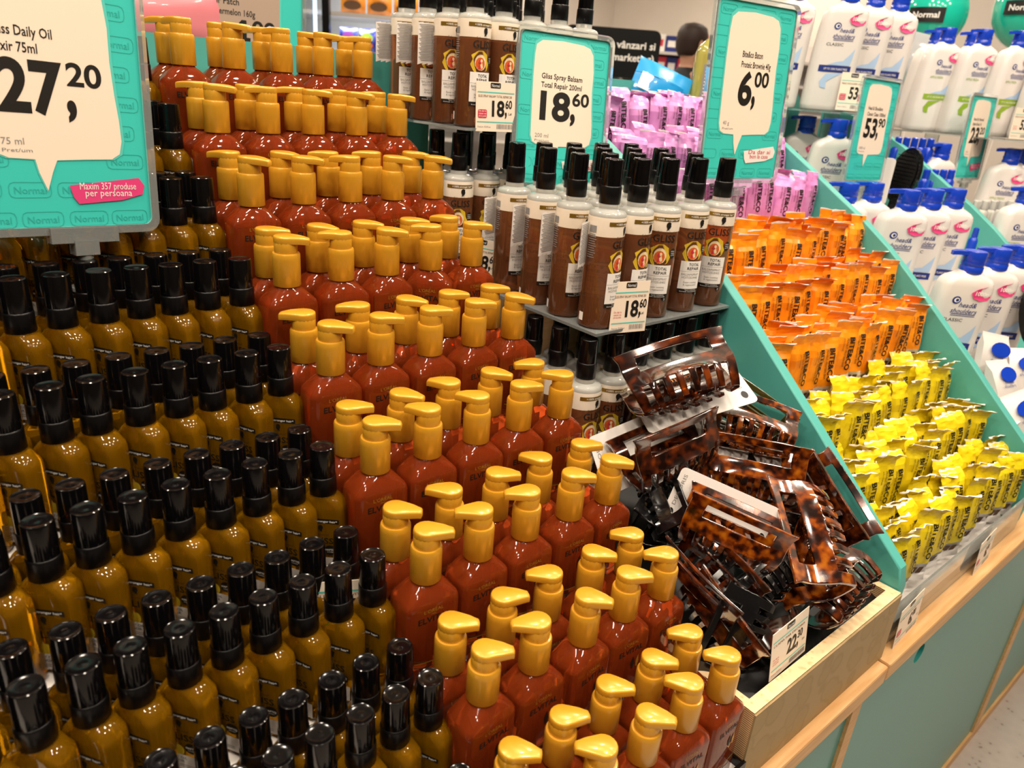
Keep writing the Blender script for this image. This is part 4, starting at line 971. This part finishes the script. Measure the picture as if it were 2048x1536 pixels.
for si in (2, 3, 4):
    x = -1.5; k = 0
    while x < 1.45:
        ww = rnd.uniform(.06, .11); p = GM @ Vector((x+ww/2, .08, GZ[si]+.0215)); hh = rnd.uniform(.11, .135)
        if inwin(p) or inwin(p+Vector((0, 0, hh))):
            cc = BC[si][k % 4]; b = MB(); b.box(-ww/2, ww/2, 0, .09, 0, hh, cc); b.rect(-ww*.35, ww*.35, hh*.3, hh*.7, -.001, 'print_white' if cc != 'print_white' else 'red_print')
            o = b.build('product_box', None, 0); o.location = p; o.rotation_euler = (0, 0, R(-46))
            k += 1; tag(o, f"{NMC[cc]} box on the far wall shelving, {('', '', 'lowest', 'second', 'third', 'top')[si]} visible shelf, {ORD[min(14, k)]} from left", 'box', 'boxes on the far wall shelving')
        x += ww+.006
# shopper with dark hair and black shirt, seen over the display
mat('skin', 'b98a70', rough=.5, sub=.1); mat('dark_hair', '2a1a12', rough=.6); mat('black_shirt', '141416', rough=.8); mat('dark_trousers', '23242a', rough=.8)
root = empty('person', (4.10, 3.18, 0), R(-110), 'person with short dark hair in a black T-shirt standing beyond the display', 'person')
def skin_body(name, verts, edges, radii, m, parent):
    me = bpy.data.meshes.new(name); me.from_pydata(verts, edges, []); me.materials.append(M[m])
    o = bpy.data.objects.new(name, me); COL.objects.link(o); o.parent = parent
    mo = o.modifiers.new('skin', 'SKIN'); mo.use_smooth_shade = True
    for k, r_ in enumerate(radii): me.skin_vertices[0].data[k].radius = (r_[0], r_[1]) if isinstance(r_, tuple) else (r_, r_)
    me.skin_vertices[0].data[0].use_root = True
    s_ = o.modifiers.new('sub', 'SUBSURF'); s_.levels = 2; s_.render_levels = 2
    return o
HH = Z0+.30+.075 - 1.70
V_ = [(0, 0, .92), (0, 0, 1.10), (0, -.01, 1.30), (0, -.01, 1.40), (0, -.005, 1.47), (0, .0, 1.53), (0, .012, 1.60), (0, .005, 1.665),
      (.17, -.01, 1.385), (.23, -.01, 1.12), (.24, .09, .90), (.24, .13, .82), (-.17, -.01, 1.385), (-.23, -.01, 1.12), (-.24, .06, .88), (-.24, .09, .80),
      (.10, 0, .86), (.11, .01, .48), (.11, -.01, .09), (.11, .12, .04), (-.10, 0, .86), (-.11, .01, .48), (-.11, -.01, .09), (-.11, .12, .04)]
E_ = [(0, 1), (1, 2), (2, 3), (3, 4), (4, 5), (5, 6), (6, 7), (3, 8), (8, 9), (9, 10), (10, 11), (3, 12), (12, 13), (13, 14), (14, 15), (0, 16), (16, 17), (17, 18), (18, 19), (0, 20), (20, 21), (21, 22), (22, 23)]
R_ = [(.16, .11), (.15, .105), (.17, .115), (.13, .09), .055, (.068, .08), (.082, .10), (.070, .085), .055, .042, .034, .030, .055, .042, .034, .030, .085, .062, .045, .035, .085, .062, .045, .035]
body = skin_body('body', [(x, y, z+HH) for x, y, z in V_], E_, R_, 'skin', root)
b = MB(); b.loft([[(a*math.cos(2*math.pi*k/20), c_*math.sin(2*math.pi*k/20)+yo, z+HH) for k in range(20)] for a, c_, yo, z in ((.185, .135, 0, .90), (.18, .13, 0, 1.10), (.20, .14, -.01, 1.28), (.205, .13, -.01, 1.37), (.15, .105, -.01, 1.43), (.085, .075, -.008, 1.465), (.066, .066, -.006, 1.478))], 'black_shirt')
for sx in (1, -1): b.tube([(sx*.15, -.01, 1.395+HH), (sx*.20, -.01, 1.30+HH), (sx*.225, -.01, 1.16+HH)], [.075, .068, .062], 'black_shirt', 12)
b.build('t_shirt', root, 60)
b = MB(); b.lathe([(.084, 1.60), (.090, 1.63), (.089, 1.67), (.078, 1.705), (.052, 1.726), (.001, 1.736)], 'dark_hair', 20, cap0=True)
b.v = [(x*1.0, y*1.10-.012, z+HH-.0) for x, y, z in b.v]; b.lathe([(.06, 1.545), (.082, 1.58), (.088, 1.63)], 'dark_hair', 20)
n = len(b.v); b.v = b.v[:n-60]+[(x, y*.95-.030, z+HH) for x, y, z in b.v[n-60:]]
b.build('hair', root, 80)
for sx in (1, -1):
    b = MB(); b.loft([[(sx*(.088+.008*math.sin(t_)), .0+.018*r_*math.cos(q), 1.605+HH+.030*r_*math.sin(q)) for q in [2*math.pi*k/10 for k in range(10)]] for t_, r_ in ((0, .7), (1, 1), (2, .6))], 'skin'); b.build('ear', root, 80)
b = MB(); b.loft([[(x*s_, .098+y*s_, z+HH) for x, y in ((-.012, 0), (0, .016), (.012, 0), (0, -.01))] for z, s_ in ((1.575, 1.1), (1.595, 1.2), (1.625, .6))], 'skin'); b.build('nose', root, 80)
for sx in (1, -1): b = MB(); b.lathe([(.001, -.008), (.008, 0), (.001, .008)], 'print_black', 10); b.v = [(x+sx*.032, y+.088, z+1.625+HH) for x, y, z in b.v]; b.build('eye', root, 80)
b = MB(); b.box(-.022, .022, .088, .100, 1.545+HH, 1.552+HH, 'red_print'); b.build('mouth', root, 80)
